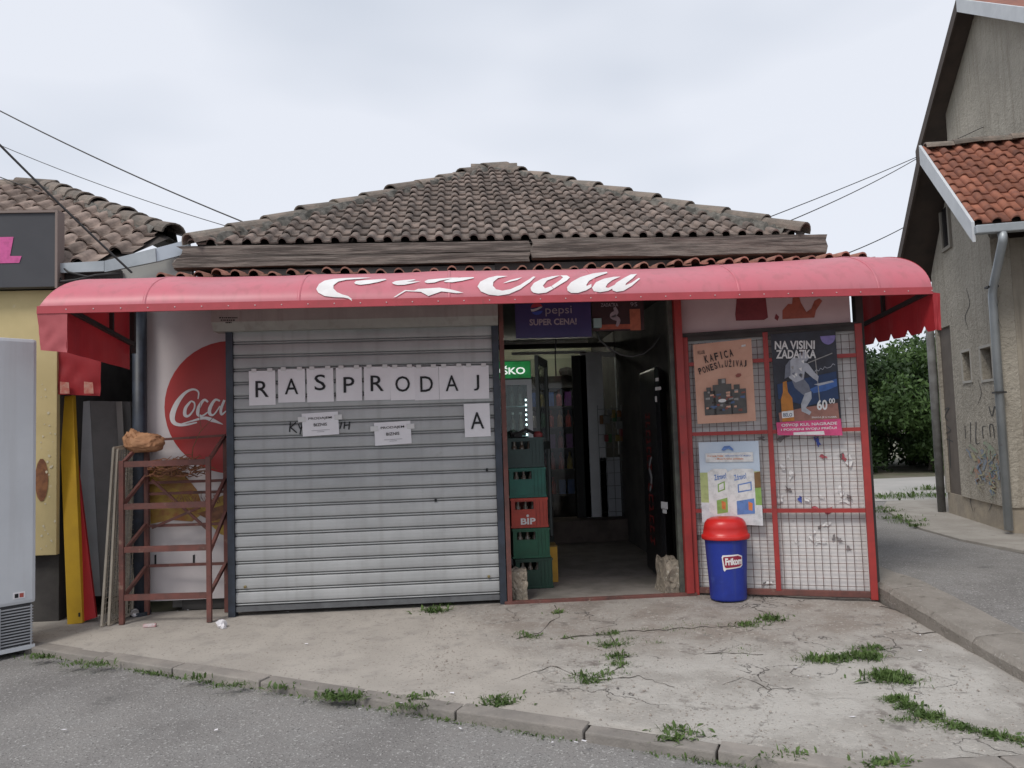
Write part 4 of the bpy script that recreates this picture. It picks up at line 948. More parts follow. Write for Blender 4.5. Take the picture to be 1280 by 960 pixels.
# black cooler turned side-on
bcx = A(829, 600, .5).x; bk0 = thing('black_cooler', 'tall black cooler with red lettering down its edge', 'fridge', (bcx+.1, .8, 0))
blk = M('black_enamel', (.010, .010, .012), (.016, .016, .018), 4, .35)
bt = A(828, 459, .5).z
c0, c1, c2, c3 = V((A(828, 700, .45).x, .45, 0)), V((1.735, .38, 0)), V((1.96, 1.0, 0)), V((A(806, 640, 1.15).x, 1.15, 0))
MB().hexa([c+V((0, 0, .03)) for c in (c0, c1, c2, c3)], [c+V((0, 0, bt)) for c in (c0, c1, c2, c3)]).build('body', blk, bk0, bevel=.02)
sdv = (c0-c3).normalized()
rdl = flat('cooler_red', (.22, .022, .022)); sil = flat('cooler_silver', (.4, .4, .42))
sn = V((-sdv.y, sdv.x, 0)); sn = sn if sn.x < 0 else -sn
text('REFRESH', .95, .16, frame(c3.lerp(c0, .82)+sn*.004+V((0, 0, .95)), (0, 0, 1), -sdv), rdl, bk0, 'lettering', .03) if False else None
for z0, z1 in ((.98, 1.52), (.30, .88)):
    n_ = 7 if z0 > .9 else 6
    for i in range(n_):
        zz = z0+(z1-z0)*i/n_; h = (z1-z0)/n_*.7
        T = frame(c3.lerp(c0, .35)+sn*.004+V((0, 0, zz)), sdv, (0, 0, 1)); mb = MB()
        w = .2
        for pts in ([(0, 0), (.05, 0), (.05, h), (0, h)], [(w-.05, h*(i % 2)*.4), (w, h*(i % 2)*.4), (w, h), (w-.05, h)], [(.05, h*.7), (w-.05, h*.7), (w-.05, h), (.05, h)] if i % 3 else [(.05, h*.3), (w-.05, h*.3), (w-.05, h*.55), (.05, h*.55)]): mb.poly([T @ V((x, y, 0)) for x, y in pts])
        mb.build('letter_mark', rdl, bk0)
mb = MB(); T = frame(c3.lerp(c0, .3)+sn*.004, sdv, (0, 0, 1))
stroke(mb, [(.1, .98), (.2, 1.1), (.12, 1.2), (.25, 1.3)], [.03, .07, .05, .02], lambda u, v: T @ V((u, v-.2, 0)))
mb.build('letter_mark', sil, bk0)
fd = (c1-c0).normalized(); T = frame(c0-V((0, .004, 0)), fd, (0, 0, 1))
for z0, h, u0, w in ((.66, .06, .02, .10), (.62, .035, .04, .06), (bt-.13, .03, .02, .05), (bt-.21, .03, .01, .09), (bt-.31, .05, -.0, .03)): MB().poly([T @ V((u0+a, z0+c, .003)) for a, c in ((0, 0), (w, 0), (w, h), (0, h))]).build('sticker', pw, bk0)
# signs hung over the doorway
ps = thing('blue_sign', 'dark blue hanging sign with red emblem reading SUPER CENA', 'sign', (A(692, 420, .15).x, .15, A(692, 422, .15).z))
a, c = A(645, 423, .15), A(738, 376, .15)
MB().box((a.x, .15, a.z), (c.x, .17, c.z)).build('panel', M('sign_navy', (.025, .022, .10), (.035, .03, .12), 3, .4), ps)
FT = lambda px, py, Y: frame(A(px, py, Y), (1, 0, 0), (0, 0, 1))
sgw = flat('sign_pale', (.33, .27, .30))
text('pepsi', A(715, 395, .147).x-A(682, 395, .147).x, .085, FT(682, 395.5, .147), sgw, ps, 'lettering', 0)
text('SUPER CENA!', A(721, 405, .147).x-A(662, 405, .147).x, .055, FT(662, 407, .147), sgw, ps, 'lettering', .03)
ec = A(671, 386, .147); er = .052
for nm_, cc_, pl in (('emblem', (.42, .03, .05), [(math.cos(a), math.sin(a)) for a in [.35+i*.26 for i in range(11)]]), ('emblem', (.5, .48, .5), [(-1, .0), (-.6, -.05), (0, .1), (.6, .35), (.95, .3), (.7, .1), (.1, -.2), (-.5, -.42), (-.9, -.4)]), ('emblem', (.04, .08, .4), [(math.cos(a), math.sin(a)) for a in [3.75+i*.22 for i in range(11)]])):
    MB().poly([(ec.x+x*er, ec.y, ec.z+z*er) for x, z in pl]).build(nm_, flat('emblem_%.2f' % cc_[0], cc_), ps)
bs = thing('beer_can_sign', 'small dark hanging sign with an orange can printed on it', 'sign', (A(775, 415, .2).x, .2, A(775, 415, .2).z))
a, c = A(741, 414, .2), A(804, 374, .2)
MB().box((a.x, .2, a.z), (c.x, .215, c.z)).build('panel', M('sign_black', (.03, .012, .014), (.05, .02, .02), 5, .5), bs)
def sq(x0, x1, y0, y1, m_, nm_, Y, par):
    a, c = A(x0, y1, Y), A(x1, y0, Y); MB().poly([(a.x, Y, a.z), (c.x, Y, a.z), (c.x, Y, c.z), (a.x, Y, c.z)]).build(nm_, m_, par)
sq(788, 800, 386, 413, flat('can_orange', (.45, .13, .07)), 'printed_can', .1965, bs); sq(750, 788, 405, 412, flat('rail_orange', (.38, .09, .05)), 'printed_band', .197, bs)
text('ZADATKA', .15, .03, FT(751, 383.5, .196), sgw, bs, 'lettering', .02); text('95', .06, .035, FT(788, 383, .196), sgw, bs)
mb = MB(); stroke(mb, [(768, 384), (770, 390), (766, 395), (773, 400), (771, 408)], [3, 6, 8, 5, 3], lambda u, v: A(u, v, .1962)); mb.build('printed_figure', sgw, bs)
cb = MB(); cb.tube([A(743, 408, .4), A(750, 425, .4), A(762, 436, .4), A(775, 443, .4), A(790, 446, .4), A(805, 442, .4), A(817, 432, .4), A(826, 418, .4)], .009, 6)
tag(cb.build('hanging_cable', M('cable_grey', (.05, .05, .05), None, rough=.5)), 'dark cable sagging in a loop across the doorway', 'cable')
cb = MB(); cb.tube([A(695, 422, .3), A(694, 445, .3), A(695, 470, .3)], .006, 5); tag(cb.build('dangling_wire', ink), 'thin black wire hanging straight below the blue sign', 'wire')
sb = A(742, 405, .16); tag(MB().box((sb.x, .16, sb.z-.03), (sb.x+.07, .22, sb.z+.05)).build('junction_box', M('box_teal', (.25, .36, .35), None), None, bevel=.004), 'small pale junction box beside the blue sign', 'junction box')
# ================================================================== LEFT: ADVERT PANEL, RACK, LEANING THINGS
WY = .30
ad = thing('advert_panel', 'white advert panel with big red disc and pictured food behind the rack', 'advert', (-2.2, WY, .1))
a, c = A(184, 752, WY), A(290, 388, WY)
MB().box((a.x, WY, a.z), (c.x, WY+.02, 2.5)).build('panel', M('advert_white', (.60, .55, .55), (.54, .50, .50), 3, .5, spots=[((.25, .22, .22), 26, .70, .76)]), ad)
def adp(px, py, o=.003): p = A(px, py, WY-o); return p
def adpoly(pts, mat, nm, o): MB().poly([adp(x, y, o) for x, y in pts]).build(nm, mat, ad)
disc = [(288, 427)]+[(289.5+84*math.cos(q), 509+83*math.sin(q)) for q in [R(268-i*8) for i in range(23)]]+[(291, 592)]
adpoly(disc, M('disc_red', (.42, .035, .03), (.36, .03, .028), 2, .4), 'red_disc', .003)
z2 = lambda P: [(x/4, 440+y/4) for x, y in P]
mb = MB()
for pts, ws in (([(990, 235), (992, 200), (965, 187), (925, 205), (885, 255), (862, 315), (872, 355), (920, 365), (985, 352)], [5, 8, 10, 14, 24, 28, 20, 12, 6]),
                ([(955, 245), (928, 280), (925, 315), (945, 318), (970, 285), (972, 255), (955, 245)], [8, 16, 18, 10, 8, 8, 8]),
                ([(1040, 250), (1020, 240), (995, 275), (990, 310), (1010, 320), (1040, 300)], [10, 12, 18, 18, 10, 6]),
                ([(1100, 245), (1075, 240), (1050, 280), (1050, 310), (1070, 312), (1100, 270)], [8, 12, 18, 16, 8, 6]), ([(1122, 240), (1105, 285), (1108, 312), (1130, 295)], [12, 14, 12, 5]),
                ([(900, 362), (960, 345), (1020, 330), (1060, 340), (1115, 362)], [5, 8, 14, 20, 2])):
    sm_ = MB(); stroke(sm_, [V(q) for q in z2(pts)], [w/4 for w in ws], lambda u, v: adp(u, v, .0055+.0006*pts[0][1]/1000)); sm_.build('script_letter', white, ad)
f1 = M('food_orange', (.30, .11, .035), (.38, .24, .05), 14, .5); f2 = M('food_yellow', (.48, .33, .05), (.30, .16, .04), 12, .5); f3 = M('food_brown', (.16, .06, .03), (.28, .12, .05), 18, .5)
adpoly([(187, 588), (205, 578), (228, 590), (246, 612), (256, 640), (240, 652), (214, 650), (188, 655)], f1, 'pictured_food', .003); adpoly([(187, 608), (206, 606), (236, 618), (250, 636), (222, 634), (188, 640)], f2, 'pictured_food', .0045)
adpoly([(250, 634), (266, 624), (288, 616), (291, 672), (276, 668), (262, 655)], f2, 'pictured_food', .004); adpoly([(246, 642), (270, 634), (290, 628), (290, 642), (266, 652)], f3, 'pictured_food', .0055)
for px in (193, 241): adpoly([(px, 694), (px+2.5, 693), (px+2.5, 705), (px, 706)], ink, 'slot', .004)
# trolley rack -----------------------------------------------------------
rack = thing('trolley_rack', 'rust red steel crate trolley standing before the advert panel', 'rack', (-2.25, 0, 0))
FL, FR_ = GS(152.5, 781), GS(262, 778); FLt, FRt = A(150, 576, FL.y), A(258, 571, FR_.y)
BLb = V((-2.62, .20, .0)); BLb = A(184, 750, .2); BLb = V((BLb.x, .2, .0)); BRb = A(287, 745, .16); BRb = V((BRb.x-.02, .16, 0))
BLt = A(183, 565, .2); BRt = A(281, 549, .16); BLt = V((BLb.x, .2, BLt.z)); BRt = V((BRb.x, .16, BRt.z))
FLt = V((FL.x, FL.y, FLt.z)); FRt = V((FR_.x, FR_.y, FRt.z))
for p0, p1 in ((FL, FLt), (FR_, FRt), (BLb, BLt), (BRb, BRt)): MB().bar((p0.x, p0.y, zs(p0.y)+.004), p1, .034).build('post', rust, rack)
def lv(py0, y=None): return A(205, py0, -.13).z
for py in (579, 632, 686, 746):
    z = lv(py); MB().bar((FL.x+.018, FL.y, z), (FR_.x-.018, FR_.y, z), .02, .045).build('rail', rust, rack)
for py in (602, 616, 656, 706):
    z = A(235, py, .17).z; MB().bar((BLb.x+.018, .2, z), (BRb.x-.018, .16, z), .018, .022).build('rail', rust, rack)
z = A(230, 549, .17).z; MB().bar((BLb.x, .2, z), (BRb.x, .16, z+.02), .02).build('rail', rust, rack)
for (p0, p1, zA, zB) in ((FL, BLb, 579, 548), (FL, BLb, 632, 595), (FL, BLb, 692, 655), (FL, BLb, 748, 708), (FR_, BRb, 575, 545), (FR_, BRb, 640, 598), (FR_, BRb, 690, 640), (FR_, BRb, 742, 703)):
    za = A(p0.x*0+(152 if p0 is FL else 262), zA, p0.y).z; zb = A(184 if p0 is FL else 285, zB, p1.y).z
    MB().bar((p0.x, p0.y+.018, za), (p1.x, p1.y-.018, zb), .024).build('side_brace', rust, rack)
for p0_, p1_ in ((A(190, 600, .185), A(262, 664, .165)), (A(190, 660, .185), A(250, 634, .165))): MB().bar(p0_, p1_, .014, .02).build('cross_brace', rust, rack)
tw = MB()
for k in range(110):
    x = rr(BLb.x+.05, BLb.x+.42); z0 = A(215, rr(575, 595), .1).z; q = [V((x, rr(-.02, .14), z0))]
    for j in range(4): q.append(q[-1]+V((rr(.0, .06), rr(-.02, .02), rr(-.02, .025))))
    tw.tube(q, .006, 4, .002)
for k in range(28):
    x = rr(BRb.x-.40, BRb.x-.05); z0 = A(250, 630, .1).z; q = [V((x, rr(.0, .14), z0))]
    for j in range(4): q.append(q[-1]+V((rr(-.025, .025), rr(-.01, .01), rr(.005, .035))))
    tw.tube(q, .0035, 4, .0015)
tw.tube([A(240, 575, .1), A(241, 560, .1), A(250, 540, .1), A(262, 527, .1), A(272, 515, .1)], .005, 5, .002); tw.tube([A(252, 538, .1), A(249, 520, .1), A(251, 503, .1)], .003, 4, .0015)
tw = tag(tw.build('dry_twigs', M('dry_twig', (.24, .10, .05), (.14, .065, .04), 9, .9)), 'dry brown twigs lying in the rust red trolley', 'twigs', kind='stuff')
# paper bag
bgp = A(182, 566, .13); bm = bmesh.new(); bmesh.ops.create_icosphere(bm, subdivisions=4, radius=1)
for v in bm.verts:
    d = v.co.copy(); n_ = noise.noise(d*2.1+V((3, 1, 0)))*.20+noise.noise(d*5)*.10
    v.co = V((d.x*.155*(1+n_), d.y*.11*(1+n_), d.z*.085*(1+n_)))
    if d.x < -.35 and d.z > .1: v.co.z += .055*(abs(noise.noise(d*6))+.35); v.co.x -= .01
    if d.z < -.5: v.co.z = max(v.co.z, -.07)
me = bpy.data.meshes.new('paper_bag'); bm.to_mesh(me); bm.free(); me.materials.append(M('kraft_bag', (.42, .22, .11), (.33, .16, .08), 7, .75, bump=.5, bsc=18, spots=[((.55, .38, .26), 9, .62, .75)]))
bgo = bpy.data.objects.new('paper_bag', me); col.objects.link(bgo); bgo.location = (bgp.x, .10, bgp.z+.075); tag(bgo, 'crumpled brown paper bag lying on top of the trolley rack', 'bag')
# cream wire panels leaning
creamw = M('cream_wire', (.42, .37, .30), (.34, .30, .24), 8, .7)
def meshpanel(lab, b0, b1, t0, t1, yb, yt):
    P = [A(*b0, yb), A(*b1, yb+.28), A(*t1, yt+.28), A(*t0, yt)]; P[0].z = max(P[0].z, zs(P[0].y)+.01); P[1].z = max(P[1].z, .01)
    t_ = thing('wire_panel', lab, 'wire panel', P[0], 0, 'cream wire panels leaning on the rack')
    for i in range(4): MB().bar(P[i], P[(i+1) % 4], .016).build('frame_bar', creamw, t_)
    mb = MB()
    for i in range(1, 9): mb.tube([P[0].lerp(P[1], i/9), P[3].lerp(P[2], i/9)], .0028, 4)
    for i in range(1, 34): mb.tube([P[0].lerp(P[3], i/34), P[1].lerp(P[2], i/34)], .0028, 4)
    mb.build('wires', creamw, t_)
meshpanel('cream wire panel leaning outermost against the rust red trolley', (127, 783), (158, 768), (142, 560), (168, 556), -.14, -.02)
meshpanel('cream wire panel sandwiched between another panel and the trolley', (136, 782), (165, 766), (147, 562), (176, 558), -.12, 0)
# yellow and red boards, grey cabinet, navy pipe, hanging red cloth
def board(name, lab, bl, br, tr, tl, yb, yt, th, mat, cat='board'):
    P = [A(*bl, yb), A(*br, yb), A(*tr, yt), A(*tl, yt)]
    t0 = thing(name, lab, cat, (P[0]+P[1])/2); n_ = V((0, 1, 0))*th
    MB().hexa([P[0], P[1], P[1]+n_, P[0]+n_], [P[3], P[2], P[2]+n_, P[3]+n_]).build('plank', mat, t0, bevel=.004); return t0, P
yel = M('yellow_board', (.62, .37, .02), (.55, .32, .02), 5, .5, spots=[((.35, .2, .03), 12, .66, .76)])
t0, P = board('yellow_board', 'tall yellow board leaning against the dark gap between shops', (84, 781), (103, 779), (91, 494), (73, 496), .0, .22, .05, yel)
MB().box((A(98, 770, -.005).x, -.006, A(98, 771, -.005).z), (A(100, 770, -.005).x, -.001, A(98, 766, -.005).z)).build('bolt_hole', ink, t0)
board('red_board', 'narrow red board leaning behind the yellow board', (104, 777), (120, 772), (94, 560), (90, 560), .03, .24, .03, M('red_board', (.46, .02, .025), (.38, .018, .02), 5, .5))
cabm = M('grey_cabinet', (.46, .47, .48), (.38, .39, .40), 3, .5)
cb_ = thing('metal_cabinet', 'open grey sheet metal cabinet leaning behind the boards', 'cabinet', (-2.95, .55, 0))
c0, c1, c2, c3 = A(115, 760, .42), A(124, 745, .5), A(116, 502, .55), A(95, 504, .5)
MB().hexa([A(108, 745, .45), A(126, 745, .5), A(126, 745, .5)+V((0, .02, 0)), A(108, 745, .45)+V((0, .02, 0))], [A(94, 503, .5), A(112, 501, .56), A(112, 501, .56)+V((0, .02, 0)), A(94, 503, .5)+V((0, .02, 0))]).build('side_panel', cabm, cb_)
mb = MB().hexa([A(126.5, 745, .5), A(172, 745, .62), A(172, 745, .62)+V((0, .2, 0)), A(126.5, 745, .5)+V((0, .2, 0))], [A(112.5, 501, .56), A(163, 502, .68), A(163, 502, .68)+V((0, .2, 0)), A(112.5, 501, .56)+V((0, .2, 0))])
mb.build('back_panel', M('cabinet_inside', (.22, .21, .205), (.16, .155, .15), 3, .6), cb_)
MB().bar(A(149, 502, .58), A(163, 745, .55), .05, .012).build('stiffener', M('cabinet_rib', (.30, .285, .275), None), cb_)
pp = thing('navy_post', 'dark navy round post between the gap and the advert panel', 'post', (A(174, 700, .2).x, .22, 0))
MB().tube([(A(174, 700, .2).x, .22, 0), (A(174, 700, .2).x, .22, 2.5)], .055, 16).build('shaft', navy, pp, smooth=True); MB().tube([(A(174, 700, .2).x, .22, 0), (A(174, 700, .2).x, .22, .03)], .08, 16).build('foot_plate', navy, pp)
rc = thing('red_cloth', 'red cloth scrap hanging under the awning end with two faded labels', 'cloth', A(100, 494, .1))
cloth('cloth', [A(70, 432, .08), A(127, 432, .12), A(125, 495, .12), A(73, 493, .08)], pvcred, rc, amp=.02)
for x0 in (75, 105): MB().poly([A(x0, 492, .055), A(x0+12, 492, .06), A(x0+11, 478, .06), A(x0, 477, .055)]).build('label_patch', M('faded_label', (.45, .12, .09), (.50, .28, .22), 30, .7), rc)
# ================================================================== LEFT NEIGHBOUR
nb = thing('neighbour_shop', 'yellow neighbouring shop with brown tiled roof and metal gutter', 'shop', (-4.2, .5, 0))
NY = .06; nxr = A(71, 520, NY).x
yb0 = A(60, 694, NY).z
MB().box((-6.5, NY, yb0), (nxr, NY+.05, 2.62)).build('wall_panel', yellowp, nb, bevel=.004)
MB().box((-6.5, NY+.08, -.1), (nxr-.02, NY+.2, 2.8)).build('wall', M('neighbour_wall', (.07, .065, .06), (.045, .04, .04), 4, .95, bump=.4), nb)
MB().box((nxr-.14, NY+.2, -.1), (nxr-.02, 5, 2.8)).build('side_wall', MATS['neighbour_wall'], nb)
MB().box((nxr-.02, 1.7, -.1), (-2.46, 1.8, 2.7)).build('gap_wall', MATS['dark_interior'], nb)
# torn sticker bits on the yellow panel
for k in range(34):
    px, py = rr(48, 69), rr(470, 690); s = rr(.004, .012); p = A(px, py, NY-.003)
    MB().poly([(p.x+s*math.cos(q)*rr(.5, 1.2), NY-.003-k*.00005, p.z+s*math.sin(q)*rr(.5, 1.4)) for q in [i*.9 for i in range(7)]]).build('sticker_scrap', M('scrap_cream', (.62, .56, .42), None), nb)
p = A(52, 600, NY-.004); MB().poly([(p.x+.10*math.cos(q)*.5, NY-.004, p.z+.17*math.sin(q)) for q in [i*.45 for i in range(14)]]).build('pictured_food', f3, nb)
# roof
ne, nr = .0, 2.5; ze, zr = A(60, 331, ne).z, A(30, 234, nr).z
def nrp(px, py):                     # on the roof slope
    n_ = V((0, zr-ze, -(nr-ne))).normalized(); return atp(px, py, V((0, ne, ze)), n_)
corners = [nrp(0, 236), nrp(56, 232), nrp(213, 293), nrp(130, 328), nrp(0, 332)]
ext = [V((-7.5, nr, zr)), corners[1], corners[2], corners[3], V((-7.5, ne, ze))]
nroof = MB().poly([p+V((0, 0, -.03)) for p in ext]).poly([corners[1]+V((0, 0, -.03)), V((-1.9, 4.8, ze)), corners[2]+V((0, 0, -.03))]).build('roof', MATS['roof_underlay'], nb)
nt_ = tile_mesh('tile', .19, .30, .05, tile2, .016)
sd2 = V((0, nr-ne, zr-ze)).normalized(); ln = V((0, nr-ne, zr-ze)).length; kk = 11
pl = [(p.x, (p-V((p.x, ne, ze))).dot(sd2)) for p in ext]
for k in range(kk):
    for i in range(22):
        x = -2.2-i*.19; q = k*ln/kk
        if x > -5.7 and inside((x, q+.12), pl): inst(nt_, 'tile', nroof, frame(V((x+rr(-.006, .006), ne, ze))+sd2*(q+rr(-.015, .015)), (1, rr(-.02, .02), rr(-.02, .02)), sd2+V((0, 0, rr(-.015, .01)-.02))))
cm2 = cap_mesh('ridge_tile', .42, .115, .095, ridgem)
hip(corners[2]+V((.02, 0, -.02)), corners[1]+V((0, 0, -.03)), nroof, cm2, .30)
hip(V((-6.3, nr, zr-.03)), corners[1]+V((-.05, 0, -.02)), nroof, cm2, .36, mor=False)
def strip(pts, mat, nm, d=.03):
    P = [A(x, y, Y) for x, y, Y in pts]; n_ = V((0, d, 0)); MB().hexa([P[0], P[1], P[1]+n_, P[0]+n_], [P[3], P[2], P[2]+n_, P[3]+n_]).build(nm, mat, nb)
strip([(74, 341, -.03), (130, 339, -.03), (130, 326, -.03), (74, 329, -.03)], zinc, 'gutter'); strip([(130.5, 340, -.03), (195, 327, .0), (194, 310, .0), (130.5, 326, -.03)], zinc, 'gutter'); strip([(195.5, 327, .02), (237, 316, .1), (237, 299, .1), (195, 310, .02)], M('zinc_bright', (.5, .55, .6), None, rough=.4, metal=.3), 'gutter')
strip([(74, 364, .06), (150, 364, .06), (150, 337, .06), (74, 338, .06)], dark, 'soffit', .05)
strip([(150.5, 362, .12), (240, 362, .12), (240, 314, .12), (150.5, 335, .12)], M('pale_gable', (.42, .42, .40), (.38, .38, .36), 3, .8), 'gable_wall', .05)
sg = thing('signboard', 'dark grey signboard with a pink letter L above the yellow wall', 'sign', (nxr-1, NY-.1, 2.6))
a, c = A(69.5, 358, -.06), A(69.5, 266, -.06)
MB().box((-6.3, -.06, a.z), (a.x, .03, c.z)).build('panel', M('sign_grey', (.045, .045, .052), (.055, .055, .062), 2, .55), sg)
mb = MB().box((a.x+.001, -.075, a.z-.015), (a.x+.02, .035, c.z+.02)).box((-6.3, -.075, c.z+.001), (a.x, .035, c.z+.02)); mb.build('frame', M('sign_edge', (.22, .17, .15), None, rough=.7), sg)
Lp = [(-30, 297), (17, 296), (12.5, 320), (27, 320), (24, 328.5), (-34, 330)]
MB().poly([A(x, y, -.064) for x, y in Lp]).build('letter', flat('sign_pink', (.60, .10, .30)), sg)
cbl = MB()
cbl.tube([A(75, 345, .0), A(76, 352, -.05), A(95, 350, -.06), A(120, 344, -.05), A(150, 342, 0)], .010, 6); tag(cbl.build('cable_bundle', steel), 'black cable drooping beneath the metal gutter beside the signboard', 'cable')
cbl = MB(); cbl.tube([A(76, 332, .0), A(85, 340, -.05), A(110, 346, -.06), A(150, 340, 0)], .008, 6); tag(cbl.build('cable_bundle', steel), 'thinner black cable crossing under the metal gutter', 'cable')
# freezer --------------------------------------------------------------
FZ = V((A(45, 820, -.55).x, -.55, zs(-.55)-.04)); fdv = V((-.70, -.714, 0)); fin = V((-.714, .70, 0))
fz_ = thing('upright_freezer', 'tall pale grey upright freezer with a vent grille at its base', 'freezer', FZ)
ftop = A(52, 424, -.55).z; fw, fdp = .75, .42
fm = M('freezer_grey', (.58, .60, .63), (.53, .55, .58), 2, .4, spots=[((.42, .43, .44), 14, .68, .78)], streak=((.46, .46, .47), .35))
def fb(u0, u1, v0, v1, z0, z1, nm, mat, bev=0): 
    q = lambda u, v, z: FZ+fdv*u+fin*v+V((0, 0, z)); z0 += .0
    return MB().hexa([q(u0, v0, z0), q(u1, v0, z0), q(u1, v1, z0), q(u0, v1, z0)], [q(u0, v0, z1), q(u1, v0, z1), q(u1, v1, z1), q(u0, v1, z1)]).build(nm, mat, fz_, bevel=bev)
H = ftop-FZ.z
fb(0, fw, 0, fdp, .34, H-.0, 'body', fm, .025); fb(.02, fw-.02, .03, fdp-.02, .05, .338, 'base', M('freezer_base', (.06, .06, .065), None, rough=.6))
for i in range(13): fb(.02, fw-.02, -.004, .006, .075+i*.02, .083+i*.02, 'grille_slat', M('grille_wire', (.35, .36, .38), None, rough=.4))
for u in (.03, .22, .42): fb(u, u+.008, -.010, -.005, .05, .335, 'grille_wire', MATS['grille_wire'])
fb(.01, fw, -.012, .03, .03, .058, 'base_rail', fm); fb(.05, .09, .05, .09, 0, .045, 'foot', steel); fb(.62, .66, .05, .09, 0, .045, 'foot', steel)
fb(.07, .145, -.0025, -.0005, .385, .43, 'warning_sticker', paper); fb(.08, .105, -.004, -.0026, .392, .42, 'sticker_print', flat('sticker_red', (.4, .08, .06)))
fb(.112, .135, -.004, -.0026, .392, .42, 'sticker_print', ink)
# ================================================================== RIGHT HOUSE
P2 = V((5.596, 1.408, .15)); hrz = math.atan2(-.28, .96)
hs = thing('house', 'tall beige rendered house with red tiled gabled bay at the alley corner', 'house', P2, hrz)
def hb_(nm, mat, *bx, par=hs, bevel=0):
    mb = MB()
    for a, c in bx: mb.box(a, c)
    return mb.build(nm, mat, par, world=False, bevel=bevel)
Z = lambda z: z-.15
pk_s, pk_z, ez = .90, 4.50, 3.25
# bay side wall with niche and two window openings (outer face x = 0)
def wallpoly(nm, pts, holes, x0, x1, mat):   # s,z rectangles cut out by building strips
    mb = MB()
    ss = sorted({p for h in holes for p in (h[0], h[1])}|{pts[0], pts[1]}); zz = sorted({p for h in holes for p in (h[2], h[3])}|{pts[2], pts[3]})
    for i in range(len(ss)-1):
        for j in range(len(zz)-1):
            sm_, zm = (ss[i]+ss[i+1])/2, (zz[j]+zz[j+1])/2
            if not any(h[0] < sm_ < h[1] and h[2] < zm < h[3] for h in holes): mb.box((x0, ss[i], Z(zz[j])), (x1, ss[i+1], Z(zz[j+1])))
    o = mb.build(nm, mat, hs, world=False)
    bm = bmesh.new(); bm.from_mesh(o.data); bmesh.ops.remove_doubles(bm, verts=bm.verts, dist=1e-5)
    seen = {}
    for f in bm.faces: seen.setdefault(tuple(round(v, 4) for v in f.calc_center_median()), []).append(f)
    bmesh.ops.delete(bm, geom=[f for l in seen.values() if len(l) > 1 for f in l], context='FACES'); bm.to_mesh(o.data); bm.free(); return o
wins = [(.79, 1.05, 1.79, 2.12), (.16, .47, 1.77, 2.11), (1.10, 1.38, 3.18, 3.23)]
wallpoly('bay_wall', (0, 2.0, .42, 3.23), [(.79, 1.05, 1.79, 2.12), (.16, .47, 1.77, 2.11), (1.42, 1.93, .42, 2.50)], 0, .18, plaster)
mb = MB(); mb.add([(0, 0, Z(3.23)), (0, 2.0, Z(3.23)), (0, pk_s, Z(4.42)), (.18, 0, Z(3.23)), (.18, 2.0, Z(3.23)), (.18, pk_s, Z(4.42))], [(0, 2, 1), (3, 4, 5), (0, 1, 4, 3), (1, 2, 5, 4), (2, 0, 3, 5)]); mb.build('bay_gable', plaster, hs, world=False)
hb_('niche_panel', M('brown_panel', (.14, .115, .095), (.11, .09, .075), 5, .8, bump=.2), ((.035, 1.42, Z(.30)), (.178, 1.93, Z(2.5))))
hb_('bay_front_wall', M('plaster_front_shade', (.36, .32, .26), (.29, .255, .21), 3, .95, bump=.8, bsc=30, streak=((.16, .14, .115), .6)), ((.182, .0, Z(.42)), (3.6, .16, Z(3.22))))  # darker copy of the plaster: shade of this face put into its colour
hb_('plinth', plinthm, ((.02, .02, -.05), (3.6, 1.995, Z(.418))))
for (s0, s1, z0, z1) in wins[:2]:
    wf = MB().box((-.012, s0-.025, Z(z0)-.03), (.02, s1+.025, Z(z0)-.002)).box((-.012, s0-.025, Z(z1)+.002), (.02, s1+.025, Z(z1)+.03)).box((-.012, s0-.025, Z(z0)-.001), (.02, s0-.002, Z(z1)+.001)).box((-.012, s1+.002, Z(z0)-.001), (.02, s1+.025, Z(z1)+.001)).build('window', M('window_trim', (.42, .40, .36), None, rough=.8), hs, world=False)
    MB().box((.09, s0, Z(z0)), (.1, s1, Z(z1))).build('pane', M('dirty_pane', (.09, .075, .065), (.06, .05, .045), 8, .35), wf, world=False)
wf = MB().box((-.03, 1.12, Z(3.40)), (-.002, 1.17, Z(3.98))).box((-.03, 1.40, Z(3.40)), (-.002, 1.45, Z(3.90))).box((-.03, 1.171, Z(3.40)), (-.002, 1.399, Z(3.44))).build('window', M('window_grey', (.26, .235, .20), None, rough=.8), hs, world=False)
MB().box((-.012, 1.172, Z(3.442)), (-.003, 1.398, Z(3.92))).build('pane', M('black_pane', (.015, .015, .017), None, rough=.2), wf, world=False)
# bay roof
def slab(nm, s0, z0, s1, z1, x0, x1, th, mat, par=hs):
    mb = MB(); mb.hexa([V((x0, s0, Z(z0))), V((x1, s0, Z(z0))), V((x1, s1, Z(z1))), V((x0, s1, Z(z1)))], [V((x0, s0, Z(z0)+th)), V((x1, s0, Z(z0)+th)), V((x1, s1, Z(z1)+th)), V((x0, s1, Z(z1)+th))]); return mb.build(nm, mat, par, world=False)
broof = slab('bay_roof', -.54, ez-.05, pk_s, pk_z-.03, -.33, 3.4, .05, brownboard); slab('bay_roof', 2.36, ez-.05, pk_s, pk_z-.03, -.33, 3.4, .05, brownboard)
mb = MB(); mb.hexa([V((-.36, -.58, Z(ez)-.16)), V((-.332, -.58, Z(ez)-.16)), V((-.332, pk_s, Z(pk_z)-.13)), V((-.36, pk_s, Z(pk_z)-.13))], [V((-.36, -.58, Z(ez)+.04)), V((-.332, -.58, Z(ez)+.04)), V((-.332, pk_s, Z(pk_z)+.10)), V((-.36, pk_s, Z(pk_z)+.10))]); mb.build('bargeboard', M('white_zinc', (.60, .62, .64), (.52, .54, .56), 4, .5), hs, world=False)
